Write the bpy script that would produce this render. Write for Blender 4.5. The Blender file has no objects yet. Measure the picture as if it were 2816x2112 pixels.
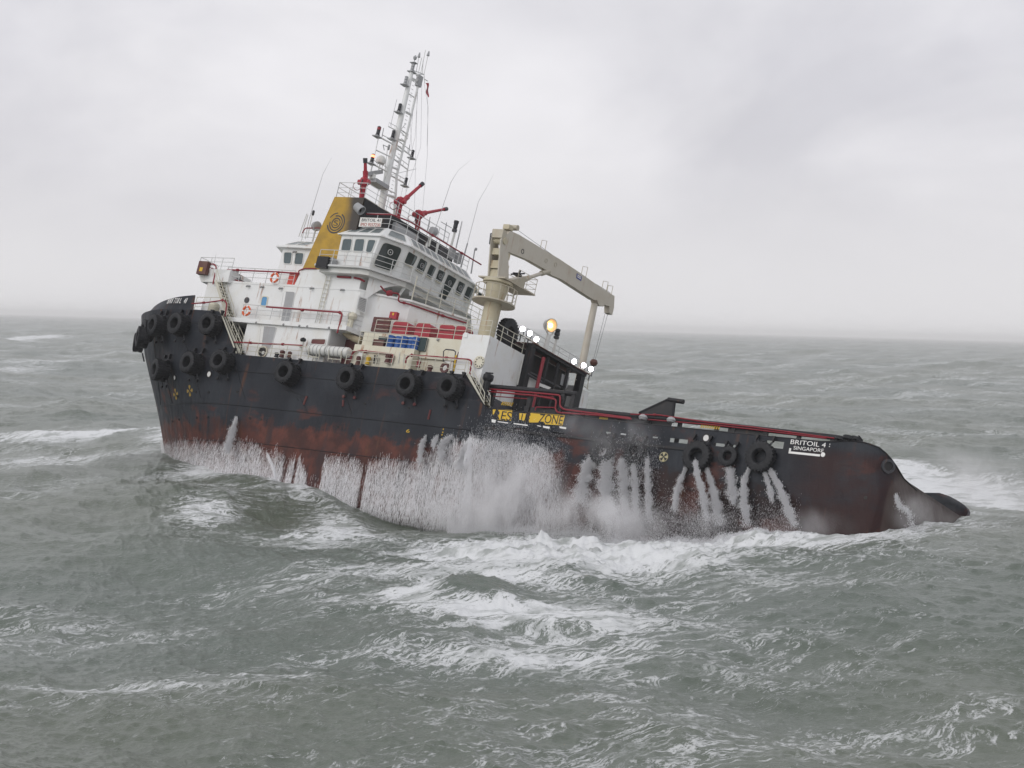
import bpy, math, random
import numpy as np
from mathutils import Matrix, Vector
random.seed(4); RNG = np.random.default_rng(11)
scene = bpy.context.scene

# ------------------------------------------------------------------ camera
FPX = 5600.0; CX, CY = 1408.0, 1056.0
HORIZON_Y = 903.0; ROLL = math.atan(75/2816)
def RX(t): c,s=math.cos(t),math.sin(t); return np.array([[1,0,0],[0,c,-s],[0,s,c]])
def RY(t): c,s=math.cos(t),math.sin(t); return np.array([[c,0,s],[0,1,0],[-s,0,c]])
def RZ(t): c,s=math.cos(t),math.sin(t); return np.array([[c,-s,0],[s,c,0],[0,0,1]])
CAMR = RX(math.pi/2-math.atan((CY-898.5)/FPX)) @ RZ(ROLL)
CAMP = np.array([0,0,12.0])
cam_data = bpy.data.cameras.new('camera'); cam = bpy.data.objects.new('camera', cam_data)
scene.collection.objects.link(cam); scene.camera = cam
cam_data.sensor_width = 36; cam_data.lens = FPX/2816*36; cam_data.clip_start = 1; cam_data.clip_end = 60000
M4 = Matrix.Identity(4)
for i in range(3):
    for j in range(3): M4[i][j] = CAMR[i,j]
    M4[i][3] = CAMP[i]
cam.matrix_world = M4

# ------------------------------------------------------------------ world, sun, exposure
SUN_DIR = Vector((-0.62,-0.50,0.60)).normalized()      # towards the veiled sun
sun_el = math.asin(SUN_DIR.z); sun_az = math.atan2(SUN_DIR.x, SUN_DIR.y)
world = bpy.data.worlds.new("World"); scene.world = world; world.use_nodes = True
nt = world.node_tree; nt.nodes.clear()
def N(tree, typ, **kw):
    n = tree.nodes.new(typ)
    for k,v in kw.items():
        if k.startswith('i_'):
            key = k[2:]; key = int(key) if key.isdigit() else key.replace('_',' ')
            n.inputs[key].default_value = v
        else: setattr(n,k,v)
    return n
def LK(tree,a,b): tree.links.new(a,b)
wo = N(nt,'ShaderNodeOutputWorld'); bg = N(nt,'ShaderNodeBackground'); bg.inputs[1].default_value = 0.1
sky = N(nt,'ShaderNodeTexSky'); sky.sky_type='NISHITA'; sky.sun_disc=False; sky.sun_elevation=sun_el; sky.sun_rotation=sun_az
sky.air_density=1; sky.dust_density=3
tc = N(nt,'ShaderNodeTexCoord'); sep = N(nt,'ShaderNodeSeparateXYZ'); LK(nt,tc.outputs['Generated'],sep.inputs[0])
# cloud deck: direction divided by height, so that the clouds foreshorten towards the horizon
mx = N(nt,'ShaderNodeMath',operation='MAXIMUM',i_1=0.0); LK(nt,sep.outputs[2],mx.inputs[0])
ad = N(nt,'ShaderNodeMath',operation='ADD',i_1=0.20); LK(nt,mx.outputs[0],ad.inputs[0])
dx = N(nt,'ShaderNodeMath',operation='DIVIDE'); LK(nt,sep.outputs[0],dx.inputs[0]); LK(nt,ad.outputs[0],dx.inputs[1])
dy = N(nt,'ShaderNodeMath',operation='DIVIDE'); LK(nt,sep.outputs[1],dy.inputs[0]); LK(nt,ad.outputs[0],dy.inputs[1])
cb = N(nt,'ShaderNodeMapping'); cb.inputs['Rotation'].default_value=(0,0.35,0); cb.inputs['Location'].default_value=(3.1,0.4,1.7); cb.inputs['Scale'].default_value=(1,1,2.0); LK(nt,tc.outputs['Generated'],cb.inputs[0])
cn = N(nt,'ShaderNodeTexNoise',i_Scale=4.6,i_Detail=5.0,i_Roughness=0.5,i_Distortion=0.6); LK(nt,cb.outputs[0],cn.inputs['Vector'])
cr = N(nt,'ShaderNodeValToRGB'); LK(nt,cn.outputs[0],cr.inputs[0])
cr.color_ramp.elements[0].position=0.34; cr.color_ramp.elements[0].color=(6.95,6.85,7.3,1)
cr.color_ramp.elements[1].position=0.62; cr.color_ramp.elements[1].color=(8.9,8.75,9.05,1)
cn2 = N(nt,'ShaderNodeTexNoise',i_Scale=13.0,i_Detail=4.0,i_Roughness=0.5); LK(nt,cb.outputs[0],cn2.inputs['Vector'])
mr2 = N(nt,'ShaderNodeMapRange'); LK(nt,cn2.outputs[0],mr2.inputs[0]); mr2.inputs[3].default_value=0.91; mr2.inputs[4].default_value=1.09
ml = N(nt,'ShaderNodeVectorMath',operation='SCALE'); LK(nt,cr.outputs[0],ml.inputs[0]); LK(nt,mr2.outputs[0],ml.inputs['Scale'])
# towards the horizon the deck melts into an even bright grey
hz = N(nt,'ShaderNodeMapRange',interpolation_type='SMOOTHSTEP'); LK(nt,sep.outputs[2],hz.inputs[0]); hz.inputs[1].default_value=0.0; hz.inputs[2].default_value=0.10
hz.inputs[3].default_value=1.0; hz.inputs[4].default_value=0.0
mxh = N(nt,'ShaderNodeMix',data_type='RGBA'); LK(nt,hz.outputs[0],mxh.inputs[0]); LK(nt,ml.outputs[0],mxh.inputs[6]); mxh.inputs[7].default_value=(8.3,8.2,8.4,1)
# an overcast sky is brighter overhead than at the horizon
zr = N(nt,'ShaderNodeMapRange',interpolation_type='SMOOTHSTEP'); LK(nt,sep.outputs[2],zr.inputs[0]); zr.inputs[1].default_value=0.15; zr.inputs[2].default_value=0.95; zr.inputs[3].default_value=1.0; zr.inputs[4].default_value=1.15
zs_ = N(nt,'ShaderNodeVectorMath',operation='SCALE'); LK(nt,mxh.outputs[2],zs_.inputs[0]); LK(nt,zr.outputs[0],zs_.inputs['Scale'])
mixs = N(nt,'ShaderNodeMix',data_type='RGBA'); mixs.inputs[0].default_value=0.93
LK(nt,sky.outputs[0],mixs.inputs[6]); LK(nt,zs_.outputs[0],mixs.inputs[7])
LK(nt,mixs.outputs[2],bg.inputs[0]); LK(nt,bg.outputs[0],wo.inputs[0])
sl = bpy.data.lights.new('sun','SUN'); so = bpy.data.objects.new('sun',sl); scene.collection.objects.link(so)
sl.energy=0.9; sl.angle=math.radians(35); sl.color=(1,0.97,0.93)
so.rotation_euler = SUN_DIR.to_track_quat('Z','Y').to_euler()
scene.view_settings.view_transform='Standard'; scene.view_settings.look='None'
scene.view_settings.exposure=0.0; scene.view_settings.gamma=1; scene.view_settings.use_curve_mapping=False
scene.render.engine='CYCLES'
cy = scene.cycles
cy.use_denoising=True
try: cy.denoiser='OPENIMAGEDENOISE'
except Exception: pass
cy.max_bounces=6; cy.diffuse_bounces=4; cy.glossy_bounces=2; cy.transmission_bounces=3; cy.volume_bounces=3; cy.transparent_max_bounces=12
cy.volume_step_rate=2.0; cy.volume_max_steps=256; cy.sample_clamp_indirect=6

# ------------------------------------------------------------------ the ship's frame: x aft, y to starboard, z up
SHR = RZ(-math.radians(34.2)) @ RY(math.radians(2.1)) @ RX(-math.radians(16.7))
def cray(u,v): return CAMR @ np.array([(u-CX)/FPX, -(v-CY)/FPX, -1.0])
SHO = CAMP + cray(1340,1124)*133.0 - SHR @ np.array([30,-7.3,1.2])
def at(p, axis, val):
    "point where the sight line of photo position p meets the ship plane axis = val"
    d = SHR.T @ cray(*p); o = SHR.T @ (CAMP-SHO); return o + d*((val-o[axis])/d[axis])
def LX(p,x): return at(p,0,x)
def LY(p,y): return at(p,1,y)
def LZ(p,z): return at(p,2,z)
def LP(p,p0,n):
    d = SHR.T @ cray(*p); o = SHR.T @ (CAMP-SHO); return o + d*(((np.array(p0)-o)@n)/(d@n))
def W(l): return SHO + SHR @ np.array(l,float)
def sea(p,z=0.0):
    d = cray(*p); return CAMP + d*((z-CAMP[2])/d[2])
def PX(P):
    q = (np.asarray(P)-CAMP) @ CAMR; return np.stack([CX+FPX*q[...,0]/-q[...,2], CY-FPX*q[...,1]/-q[...,2]],-1)
MSH = Matrix.Identity(4)
for i in range(3):
    for j in range(3): MSH[i][j]=SHR[i,j]
    MSH[i][3]=SHO[i]
# measuring frames of the photo
def frame(ox,oy,s): return lambda a,b:(ox+a/s, oy+b/s)
q1=frame(340,640,3.95); q2=frame(740,440,3.318); q3=frame(900,120,3.19); q4=frame(1250,580,3.016); q5=frame(340,820,3.191); q6=frame(780,820,3.19)
q7=frame(1300,1020,3.318); q8=frame(1900,1060,2.415); qa=frame(1080,680,6.9125); qb=frame(900,580,6.9125); qc=frame(900,760,6.9125); qd=frame(1180,820,6.9125)

# ------------------------------------------------------------------ materials
MATS={}
def newmat(name):
    m=bpy.data.materials.new(name); m.use_nodes=True; t=m.node_tree; b=t.nodes['Principled BSDF']; MATS[name]=m; return m,t,b
def mixc(t,fac,a,b_):
    n=N(t,'ShaderNodeMix',data_type='RGBA')
    for s,v in ((0,fac),(6,a),(7,b_)):
        if hasattr(v,'is_linked') or hasattr(v,'links'): LK(t,v,n.inputs[s])
        else: n.inputs[s].default_value = v if s==0 else (*v,1)
    return n.outputs[2]
def noise(t,scale,detail=4,rough=0.55,vec=None,mapscale=None,distort=0.0,loc=(0,0,0)):
    n=N(t,'ShaderNodeTexNoise',i_Scale=scale,i_Detail=float(detail),i_Roughness=rough,i_Distortion=distort)
    if vec is None:
        tcn=N(t,'ShaderNodeTexCoord'); vec=tcn.outputs['Object']
    if mapscale:
        mp=N(t,'ShaderNodeMapping'); mp.inputs['Scale'].default_value=mapscale; mp.inputs['Location'].default_value=loc; LK(t,vec,mp.inputs[0]); vec=mp.outputs[0]
    LK(t,vec,n.inputs['Vector']); return n.outputs[0]
def sm(t,x,a,b_,lo=0.0,hi=1.0):
    n=N(t,'ShaderNodeMapRange',interpolation_type='SMOOTHSTEP'); LK(t,x,n.inputs[0])
    n.inputs[1].default_value=a; n.inputs[2].default_value=b_; n.inputs[3].default_value=lo; n.inputs[4].default_value=hi; return n.outputs[0]
def mth(t,op,a,b_=None,clamp=False):
    n=N(t,'ShaderNodeMath',operation=op); n.use_clamp=clamp
    for i,v in enumerate((a,b_)):
        if v is None: continue
        if isinstance(v,(int,float)): n.inputs[i].default_value=v
        else: LK(t,v,n.inputs[i])
    return n.outputs[0]
def bump(t,b,h,strength=0.3,dist=0.02):
    n=N(t,'ShaderNodeBump',i_Strength=strength,i_Distance=dist); LK(t,h,n.inputs['Height']); LK(t,n.outputs[0],b.inputs['Normal'])
def paint(name,col,rough=0.45,dirt=0.25,dirtcol=(0.30,0.22,0.12),rust=0.15,metal=0.0,spec=0.4):
    "ship's paint: soft mottling, yellowed grime, vertical rust weeps"
    m,t,b=newmat(name)
    g=sm(t,noise(t,0.9,5),0.42,0.75,0,dirt)
    c=mixc(t,g,col,tuple(col[i]*0.55+dirtcol[i]*0.45 for i in range(3)))
    streak=noise(t,1.0,6,0.6,mapscale=(3.0,3.0,0.35)); blob=noise(t,0.8,3,mapscale=(1,1,1),loc=(7,3,1))
    r=mth(t,'MULTIPLY',sm(t,streak,0.56,0.72),sm(t,blob,0.40,0.58))
    r=mth(t,'MULTIPLY',r,rust)
    c=mixc(t,r,c,(0.28,0.115,0.04))
    LK(t,c,b.inputs['Base Color']); b.inputs['Roughness'].default_value=rough; b.inputs['Metallic'].default_value=metal
    b.inputs['Specular IOR Level'].default_value=spec
    bump(t,b,noise(t,14,4),0.15,0.01)
    return m
paint('white_paint',(0.70,0.715,0.71),0.4,0.35,(0.45,0.38,0.20),0.9)
paint('cream_paint',(0.60,0.58,0.47),0.45,0.5,(0.40,0.30,0.13),1.0)
paint('rail_white',(0.52,0.51,0.43),0.5,0.5,(0.35,0.25,0.12),0.7)
paint('rail_pale',(0.52,0.535,0.53),0.5,0.3,(0.35,0.28,0.15),0.3)
paint('red_pipe',(0.22,0.010,0.022),0.42,0.3,(0.12,0.03,0.02),0.15)
paint('red_box',(0.33,0.012,0.028),0.4,0.25,(0.15,0.02,0.02),0.05)
paint('red_flat',(0.55,0.06,0.04),0.5,0.2)
paint('maroon',(0.10,0.016,0.018),0.5,0.4)
paint('brown_panel',(0.085,0.022,0.02),0.5,0.4)
paint('crane_tan',(0.42,0.39,0.31),0.45,0.55,(0.30,0.19,0.08),0.9)
paint('crane_grey',(0.50,0.47,0.40),0.45,0.4,(0.28,0.2,0.1),0.6)
paint('crane_cream',(0.46,0.42,0.30),0.45,0.55,(0.35,0.22,0.08),1.0)
paint('black_paint',(0.009,0.010,0.013),0.45,0.4,(0.04,0.036,0.032),0.15,spec=.25)
paint('dark_steel',(0.03,0.033,0.04),0.45,0.4,(0.08,0.06,0.05),0.3)
paint('grey_metal',(0.32,0.33,0.34),0.45,0.4,(0.15,0.12,0.08),0.4)
paint('white_gear',(0.60,0.61,0.59),0.4,0.4,(0.35,0.3,0.15),0.3)
paint('wood_tread',(0.10,0.085,0.04),0.7,0.6,(0.05,0.05,0.02),0.5)
paint('under_deck',(0.28,0.24,0.16),0.6,0.8,(0.12,0.07,0.03),1.0)
paint('blue_drum',(0.012,0.085,0.32),0.35,0.2,(0.05,0.06,0.1),0.0)
paint('blue_sign',(0.02,0.035,0.22),0.4,0.2)
paint('blue_glass',(0.10,0.28,0.50),0.15,0.1)
paint('orange_ring',(0.62,0.10,0.02),0.5,0.2,(0.3,0.1,0.05),0)
paint('old_yellow',(0.30,0.20,0.03),0.6,0.5,(0.08,0.06,0.04),0.3)
paint('mark_cream',(0.42,0.38,0.22),0.6,0.4)
paint('yellow_paint',(0.62,0.40,0.015),0.5,0.2,(0.2,0.12,0.03),0.2)
paint('letter_white',(0.75,0.75,0.73),0.6,0.3,(0.2,0.2,0.2),0.0)
paint('letter_black',(0.008,0.008,0.01),0.6,0.1)
paint('letter_grey',(0.03,0.033,0.045),0.6,0.1)
paint('letter_red',(0.35,0.05,0.03),0.6,0.1)
paint('sign_board',(0.66,0.66,0.63),0.5,0.3,(0.3,0.25,0.15),0.3)
paint('green_tarp',(0.012,0.035,0.038),0.6,0.4,(0.02,0.03,0.03),0)
paint('deck_plate',(0.055,0.04,0.035),0.4,0.5,(0.1,0.05,0.03),0.8)
def rubber():
    m,t,b=newmat('rubber'); c=mixc(t,sm(t,noise(t,5,5),0.35,0.75),(0.007,0.008,0.010),(0.020,0.022,0.026))
    LK(t,c,b.inputs['Base Color']); b.inputs['Roughness'].default_value=0.55; b.inputs['Specular IOR Level'].default_value=0.25
    bump(t,b,noise(t,22,4),0.5,0.02)
rubber()
def glass(name,col,rough=0.06):
    m,t,b=newmat(name); c=mixc(t,noise(t,2.0,2),col,tuple(x*0.55 for x in col)); LK(t,c,b.inputs['Base Color'])
    b.inputs['Roughness'].default_value=rough; b.inputs['Specular IOR Level'].default_value=0.5
glass('window_dark',(0.026,0.040,0.040)); glass('window_green',(0.05,0.085,0.085)); glass('window_pale',(0.20,0.235,0.24),0.15)
glass('window_mid',(0.10,0.14,0.15),0.12)
def emit(name,col,s):
    m,t,b=newmat(name); b.inputs['Base Color'].default_value=(*col,1); b.inputs['Emission Color'].default_value=(*col,1); b.inputs['Emission Strength'].default_value=s
emit('lamp_white',(0.95,0.93,1.0),14); emit('lamp_warm',(0.75,0.48,0.24),.22); emit('lamp_core',(1.0,0.88,0.6),9); emit('lamp_red',(1,0.25,0.12),3)
def hullmat():
    m,t,b=newmat('hull_paint')
    tcn=N(t,'ShaderNodeTexCoord'); o=tcn.outputs['Object']; s=N(t,'ShaderNodeSeparateXYZ'); LK(t,o,s.inputs[0]); z=s.outputs[2]; x=s.outputs[0]
    base=mixc(t,sm(t,noise(t,0.35,6),0.35,0.7),(0.012,0.015,0.021),(0.025,0.030,0.038))
    scuff=noise(t,1.0,8,0.7,mapscale=(0.35,1,2.2)); base=mixc(t,sm(t,scuff,0.56,0.72,0,0.5),base,(0.042,0.045,0.052))
    fine=noise(t,1.0,6,0.7,mapscale=(2.2,2,0.5)); base=mixc(t,sm(t,fine,0.56,0.75,0,0.55),base,(0.012,0.013,0.016))
    # red bottom paint shows below about -1.3 m, its edge ragged from scraping
    e1=mth(t,'MULTIPLY',mth(t,'SUBTRACT',noise(t,1.0,7,0.65,mapscale=(0.42,1,0.8)),0.5),4.2)
    e2=mth(t,'MULTIPLY',mth(t,'SUBTRACT',noise(t,1.0,5,0.6,mapscale=(2.6,1,0.35)),0.5),2.6)
    zz=mth(t,'ADD',z,mth(t,'ADD',e1,e2))
    # patches (darker spots of black left on the red) further aft the black stays lower
    aft=sm(t,x,38.0,60.0,0.0,1.2)
    red=sm(t,mth(t,'ADD',zz,aft),-2.0,-1.1,1,0)
    rcol=mixc(t,sm(t,noise(t,0.8,6,0.65),0.38,0.68),(0.048,0.018,0.015),(0.118,0.038,0.027))
    dark=sm(t,noise(t,1.0,6,0.6,mapscale=(0.9,1,0.22),loc=(3,9,4)),0.5,0.64,0,0.85)
    rcol=mixc(t,dark,rcol,(0.035,0.022,0.024))
    # the stern is duller and nearly black-brown
    rcol=mixc(t,sm(t,x,33.0,47.0,0.0,0.92),rcol,(0.013,0.0075,0.008))
    c=mixc(t,red,base,rcol)
    p=mth(t,'MULTIPLY',sm(t,noise(t,1.0,6,0.62,mapscale=(0.23,1,0.5),loc=(13,2,5)),0.545,0.64,0,0.8),sm(t,z,4.0,-0.2,0,1)); c=mixc(t,p,c,(0.085,0.028,0.021))
    w=mth(t,'MULTIPLY',sm(t,noise(t,1.0,4,0.5,mapscale=(2.5,1,0.10),loc=(1,2,8)),0.60,0.72),sm(t,noise(t,0.5,3),0.45,0.6)); c=mixc(t,mth(t,'MULTIPLY',w,0.8),c,(0.10,0.042,0.022))
    sc=N(t,'ShaderNodeTexNoise',i_Scale=1.0,i_Detail=8.0,i_Roughness=0.75,i_Distortion=1.2); mp=N(t,'ShaderNodeMapping'); mp.inputs['Scale'].default_value=(0.8,1,5.0); mp.inputs['Rotation'].default_value=(0,0.5,0); LK(t,o,mp.inputs[0]); LK(t,mp.outputs[0],sc.inputs['Vector'])
    c=mixc(t,sm(t,sc.outputs[0],0.70,0.76,0,0.35),c,(0.25,0.24,0.23))
    stern=mth(t,'MULTIPLY',mth(t,'MULTIPLY',sm(t,x,50.5,55.0),sm(t,z,1.1,.3)),sm(t,noise(t,1.0,5,.6,mapscale=(.5,1,.9),loc=(3,3,3)),.35,.6,.35,.85)); c=mixc(t,stern,c,(0.028,0.011,0.011))
    c=mixc(t,sm(t,x,58.42,58.55),c,(0.055,0.038,0.034))
    LK(t,c,b.inputs['Base Color'])
    r=mixc(t,noise(t,0.8,4),(0.32,)*3,(0.6,)*3); LK(t,r,b.inputs['Roughness']); b.inputs['Specular IOR Level'].default_value=0.14
    # dented plating between frames plus fine texture
    h=mth(t,'ADD',mth(t,'MULTIPLY',noise(t,1.0,2,0.4,mapscale=(1.3,1,0.5)),3.0),mth(t,'MULTIPLY',noise(t,9,5),0.35)); bump(t,b,h,0.6,0.05)
hullmat()
def funnelmat():
    m,t,b=newmat('funnel_yellow')
    tcn=N(t,'ShaderNodeTexCoord'); s=N(t,'ShaderNodeSeparateXYZ'); LK(t,tcn.outputs['Object'],s.inputs[0])
    n=noise(t,0.55,5,0.6); v=mth(t,'ADD',mth(t,'ADD',mth(t,'MULTIPLY',s.outputs[0],1.6),mth(t,'MULTIPLY',s.outputs[2],0.28)),mth(t,'MULTIPLY',n,1.6))
    soot=sm(t,v,25.3,26.9,0,0.96)       # exhaust soot spreads from the outlet at the top aft corner
    c=mixc(t,sm(t,noise(t,1.6,5),0.3,0.75),(0.43,0.255,0.008),(0.31,0.185,0.010)); c=mixc(t,soot,c,(0.014,0.013,0.015))
    LK(t,c,b.inputs['Base Color']); b.inputs['Roughness'].default_value=0.55
funnelmat()

# ------------------------------------------------------------------ mesh helpers
COL = scene.collection
class MB:
    def __init__(s): s.v=[]; s.f=[]
    def add(s,vs,fs):
        k=len(s.v); s.v+= [tuple(map(float,p)) for p in vs]; s.f+=[tuple(i+k for i in f) for f in fs]; return s
    def box(s,c,d,ax=None):
        c=np.array(c,float); A=np.eye(3) if ax is None else np.array(ax,float); h=np.array(d)/2
        vs=[c+A[0]*h[0]*a+A[1]*h[1]*b+A[2]*h[2]*e for a in(-1,1) for b in(-1,1) for e in(-1,1)]
        return s.add(vs,[(0,1,3,2),(4,6,7,5),(0,4,5,1),(2,3,7,6),(0,2,6,4),(1,5,7,3)])
    def span(s,a,b): a=np.array(a,float);b=np.array(b,float); return s.box((a+b)/2,np.abs(b-a))
    def tube(s,pts,r,n=6,r2=None,caps=True):
        P=[np.array(p,float) for p in pts]; m=len(P); rs=[r+(r2-r)*i/(m-1) for i in range(m)] if r2 is not None else [r]*m
        vs=[];fs=[]; up=None
        for i in range(m):
            a=P[max(i-1,0)]; b=P[min(i+1,m-1)]; d=b-a; d=d/(np.linalg.norm(d)+1e-9)
            if up is None:
                up=np.array([0,0,1.]) if abs(d[2])<0.9 else np.array([1.,0,0])
            e=np.cross(d,up); e/=np.linalg.norm(e)+1e-9; g=np.cross(e,d); up=g
            for k in range(n):
                t=2*math.pi*k/n; vs.append(P[i]+rs[i]*(math.cos(t)*e+math.sin(t)*g))
        for i in range(m-1):
            for k in range(n): fs.append((i*n+k,i*n+(k+1)%n,(i+1)*n+(k+1)%n,(i+1)*n+k))
        if caps: fs.append(tuple(range(n))[::-1]); fs.append(tuple((m-1)*n+k for k in range(n)))
        return s.add(vs,fs)
    def prism(s,poly,ext):
        n=len(poly); ext=np.array(ext,float); P=[np.array(p,float) for p in poly]
        return s.add(P+[p+ext for p in P],[tuple(range(n))[::-1],tuple(range(n,2*n))]+[(i,(i+1)%n,(i+1)%n+n,i+n) for i in range(n)])
    def lathe(s,prof,o,ax,n=24,close=False,caps=True):
        "profile [(radius, height)] turned about axis ax through o"
        ax=np.array(ax,float); ax/=np.linalg.norm(ax); u=np.cross(ax,[0,0,1.]) if abs(ax[2])<0.9 else np.cross(ax,[1.,0,0]); u/=np.linalg.norm(u); w=np.cross(ax,u); o=np.array(o,float)
        vs=[];fs=[];m=len(prof)
        for r,h in prof:
            for k in range(n):
                t=2*math.pi*k/n; vs.append(o+ax*h+r*(u*math.cos(t)+w*math.sin(t)))
        rng=range(m) if close else range(m-1)
        for i in rng:
            j=(i+1)%m
            for k in range(n): fs.append((i*n+k,i*n+(k+1)%n,j*n+(k+1)%n,j*n+k))
        if not close and caps:
            fs.append(tuple(range(n))[::-1]); fs.append(tuple((m-1)*n+k for k in range(n)))
        return s.add(vs,fs)
    def quad(s,a,b,c,d): return s.add([a,b,c,d],[(0,1,2,3)])
    def mesh(s,name,mat,smooth=True):
        me=bpy.data.meshes.new(name); me.from_pydata(s.v,[],s.f); me.materials.append(MATS[mat])
        import bmesh
        bm=bmesh.new(); bm.from_mesh(me); bmesh.ops.recalc_face_normals(bm,faces=bm.faces); bm.to_mesh(me); bm.free()
        if smooth:
            me.shade_smooth(); me.set_sharp_from_angle(angle=math.radians(38))
        return me
    def build(s,name,mat,parent=None,label=None,smooth=True):
        o=bpy.data.objects.new(name,s.mesh(name,mat,smooth)); COL.objects.link(o)
        if parent is not None: o.parent=parent
        if label: o['label']=label
        return o
def shared(name,me,parent,loc=(0,0,0),rot=None):
    o=bpy.data.objects.new(name,me); COL.objects.link(o); o.parent=parent; o.location=Vector(loc)
    if rot is not None: o.rotation_euler=rot
    return o
def thing(name,label,cat,loc=(0,0,0),group=None,frame3=None):
    "Empty in the ship's frame; loc in ship coordinates, frame3 = columns of its own axes in ship coordinates"
    o=bpy.data.objects.new(name,None); COL.objects.link(o); o.empty_display_size=0.3
    M=Matrix.Identity(4)
    if frame3 is not None:
        F=np.array(frame3,float).T
        for i in range(3):
            for j in range(3): M[i][j]=F[i,j]
    for i in range(3): M[i][3]=float(loc[i])
    o.matrix_world=MSH@M; o['label']=label; o['category']=cat
    if group: o['group']=group
    return o
def part_empty(name,parent,label=None):
    o=bpy.data.objects.new(name,None); COL.objects.link(o); o.parent=parent
    if label: o['label']=label
    return o
def lettering(body,p0,ex,ez,width,height,mat,parent,name='lettering',depth=0.006,shear=0):
    cu=bpy.data.curves.new(name,'FONT'); cu.body=body; cu.extrude=0.5
    tmp=bpy.data.objects.new(name,cu); COL.objects.link(tmp); bpy.context.view_layer.update()
    me=bpy.data.meshes.new_from_object(tmp.evaluated_get(bpy.context.evaluated_depsgraph_get())); bpy.data.objects.remove(tmp)
    n=len(me.vertices); co=np.zeros(n*3,np.float32); me.vertices.foreach_get('co',co); co=co.reshape(-1,3)
    lo=co.min(0); hi=co.max(0); ex=np.array(ex,float); ez=np.array(ez,float); nn=np.cross(ex,ez)
    u=(co[:,0]-lo[0])/(hi[0]-lo[0])*width; v=(co[:,1]-lo[1])/(hi[1]-lo[1])*height; u=u+shear*v; w=co[:,2]*depth*2
    out=np.array(p0)+u[:,None]*ex+v[:,None]*ez+w[:,None]*nn
    me.vertices.foreach_set('co',out.astype(np.float32).ravel()); me.materials.clear(); me.materials.append(MATS[mat]); me.update()
    o=bpy.data.objects.new(name,me); COL.objects.link(o); o.parent=parent; return o
def window(parent,c4,frame_mat='white_gear',pane_mat='window_dark',name='window',fw=0.07,out=None,r=0.16,proud=0.035):
    "c4: TL,TR,BR,BL on a wall; rounded frame proud of the wall, its pane just inside"
    c=[np.array(p,float) for p in c4]; n=np.cross(c[1]-c[0],c[3]-c[0]); n/=np.linalg.norm(n)
    if out is not None and n@np.array(out)<0: n=-n
    def loop(inset):
        ctr=sum(c)/4; ps=[]
        for i in range(4):
            p=c[i]; a=c[i-1]-p; b=c[(i+1)%4]-p; la,lb=np.linalg.norm(a),np.linalg.norm(b); a/=la;b/=lb
            p=p+(a+b)*inset; rr=min(r,la*.3,lb*.3)
            for k in range(4):
                t=k/3; ps.append((1-t)**2*(p+a*rr)+2*t*(1-t)*p+t*t*(p+b*rr))
        return ps
    A=loop(-fw*.9); B=loop(fw*.05); k=len(A); m=MB()
    vs=[p+n*0.002 for p in A]+[p+n*proud for p in A]+[p+n*proud for p in B]+[p+n*0.002 for p in B]
    fs=[]
    for i in range(k):
        j=(i+1)%k
        for q in range(3): fs.append((q*k+i,q*k+j,(q+1)*k+j,(q+1)*k+i))
    m.add(vs,fs); fr=m.build(name,frame_mat,parent)
    g=MB(); g.add([p+n*0.014 for p in B],[tuple(range(k))]); g.build('pane',pane_mat,fr,smooth=False)
    return fr
def railing(parent,path,h=1.05,rails=3,sp=1.35,r=0.028,mat='rail_white',name='railing',close=False,posts=True,base=None):
    "path at deck level; posts are sub-parts sharing a mesh"
    P=[np.array(p,float) for p in path]; m=MB()
    for i in range(rails): m.tube([p+np.array([0,0,h*(rails-i)/rails]) for p in P],r if i==0 else r*0.75,5)
    o=m.build(name,mat,parent)
    if posts:
        pm=MB().tube([(0,0,0),(0,0,h)],r*0.95,5).mesh('post',mat)
        done=[]
        for a,b in zip(P[:-1],P[1:]):
            L=np.linalg.norm(b-a); k=max(1,round(L/sp))
            for i in range(k+1):
                p=a+(b-a)*i/k
                if any(np.linalg.norm(p-q)<0.3 for q in done): continue
                done.append(p); shared('post',pm,o,p)
    return o
def pipe(parent,pts,r=0.06,mat='red_pipe',couple=(),name='fire_pipe',n=8):
    P=[np.array(p,float) for p in pts]; Q=[P[0]]
    for i in range(1,len(P)-1):            # rounded bends
        a=P[i-1]-P[i]; b=P[i+1]-P[i]; la,lb=np.linalg.norm(a),np.linalg.norm(b); rr=min(0.22,la*.4,lb*.4); a/=la;b/=lb
        for k in range(4):
            t=k/3; Q.append((1-t)**2*(P[i]+a*rr)+2*t*(1-t)*P[i]+t*t*(P[i]+b*rr))
    r=r*.82; Q.append(P[-1]); o=MB().tube(Q,r,n).build(name,mat,parent)
    for c in couple:
        c=np.array(c,float); k=min(range(len(P)-1),key=lambda i:np.linalg.norm((P[i]+P[i+1])/2-c)); d=P[k+1]-P[k]; d/=np.linalg.norm(d)
        MB().tube([c-d*0.09,c+d*0.09],r*1.75,8).build('coupling',mat,o)
    return o
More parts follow.
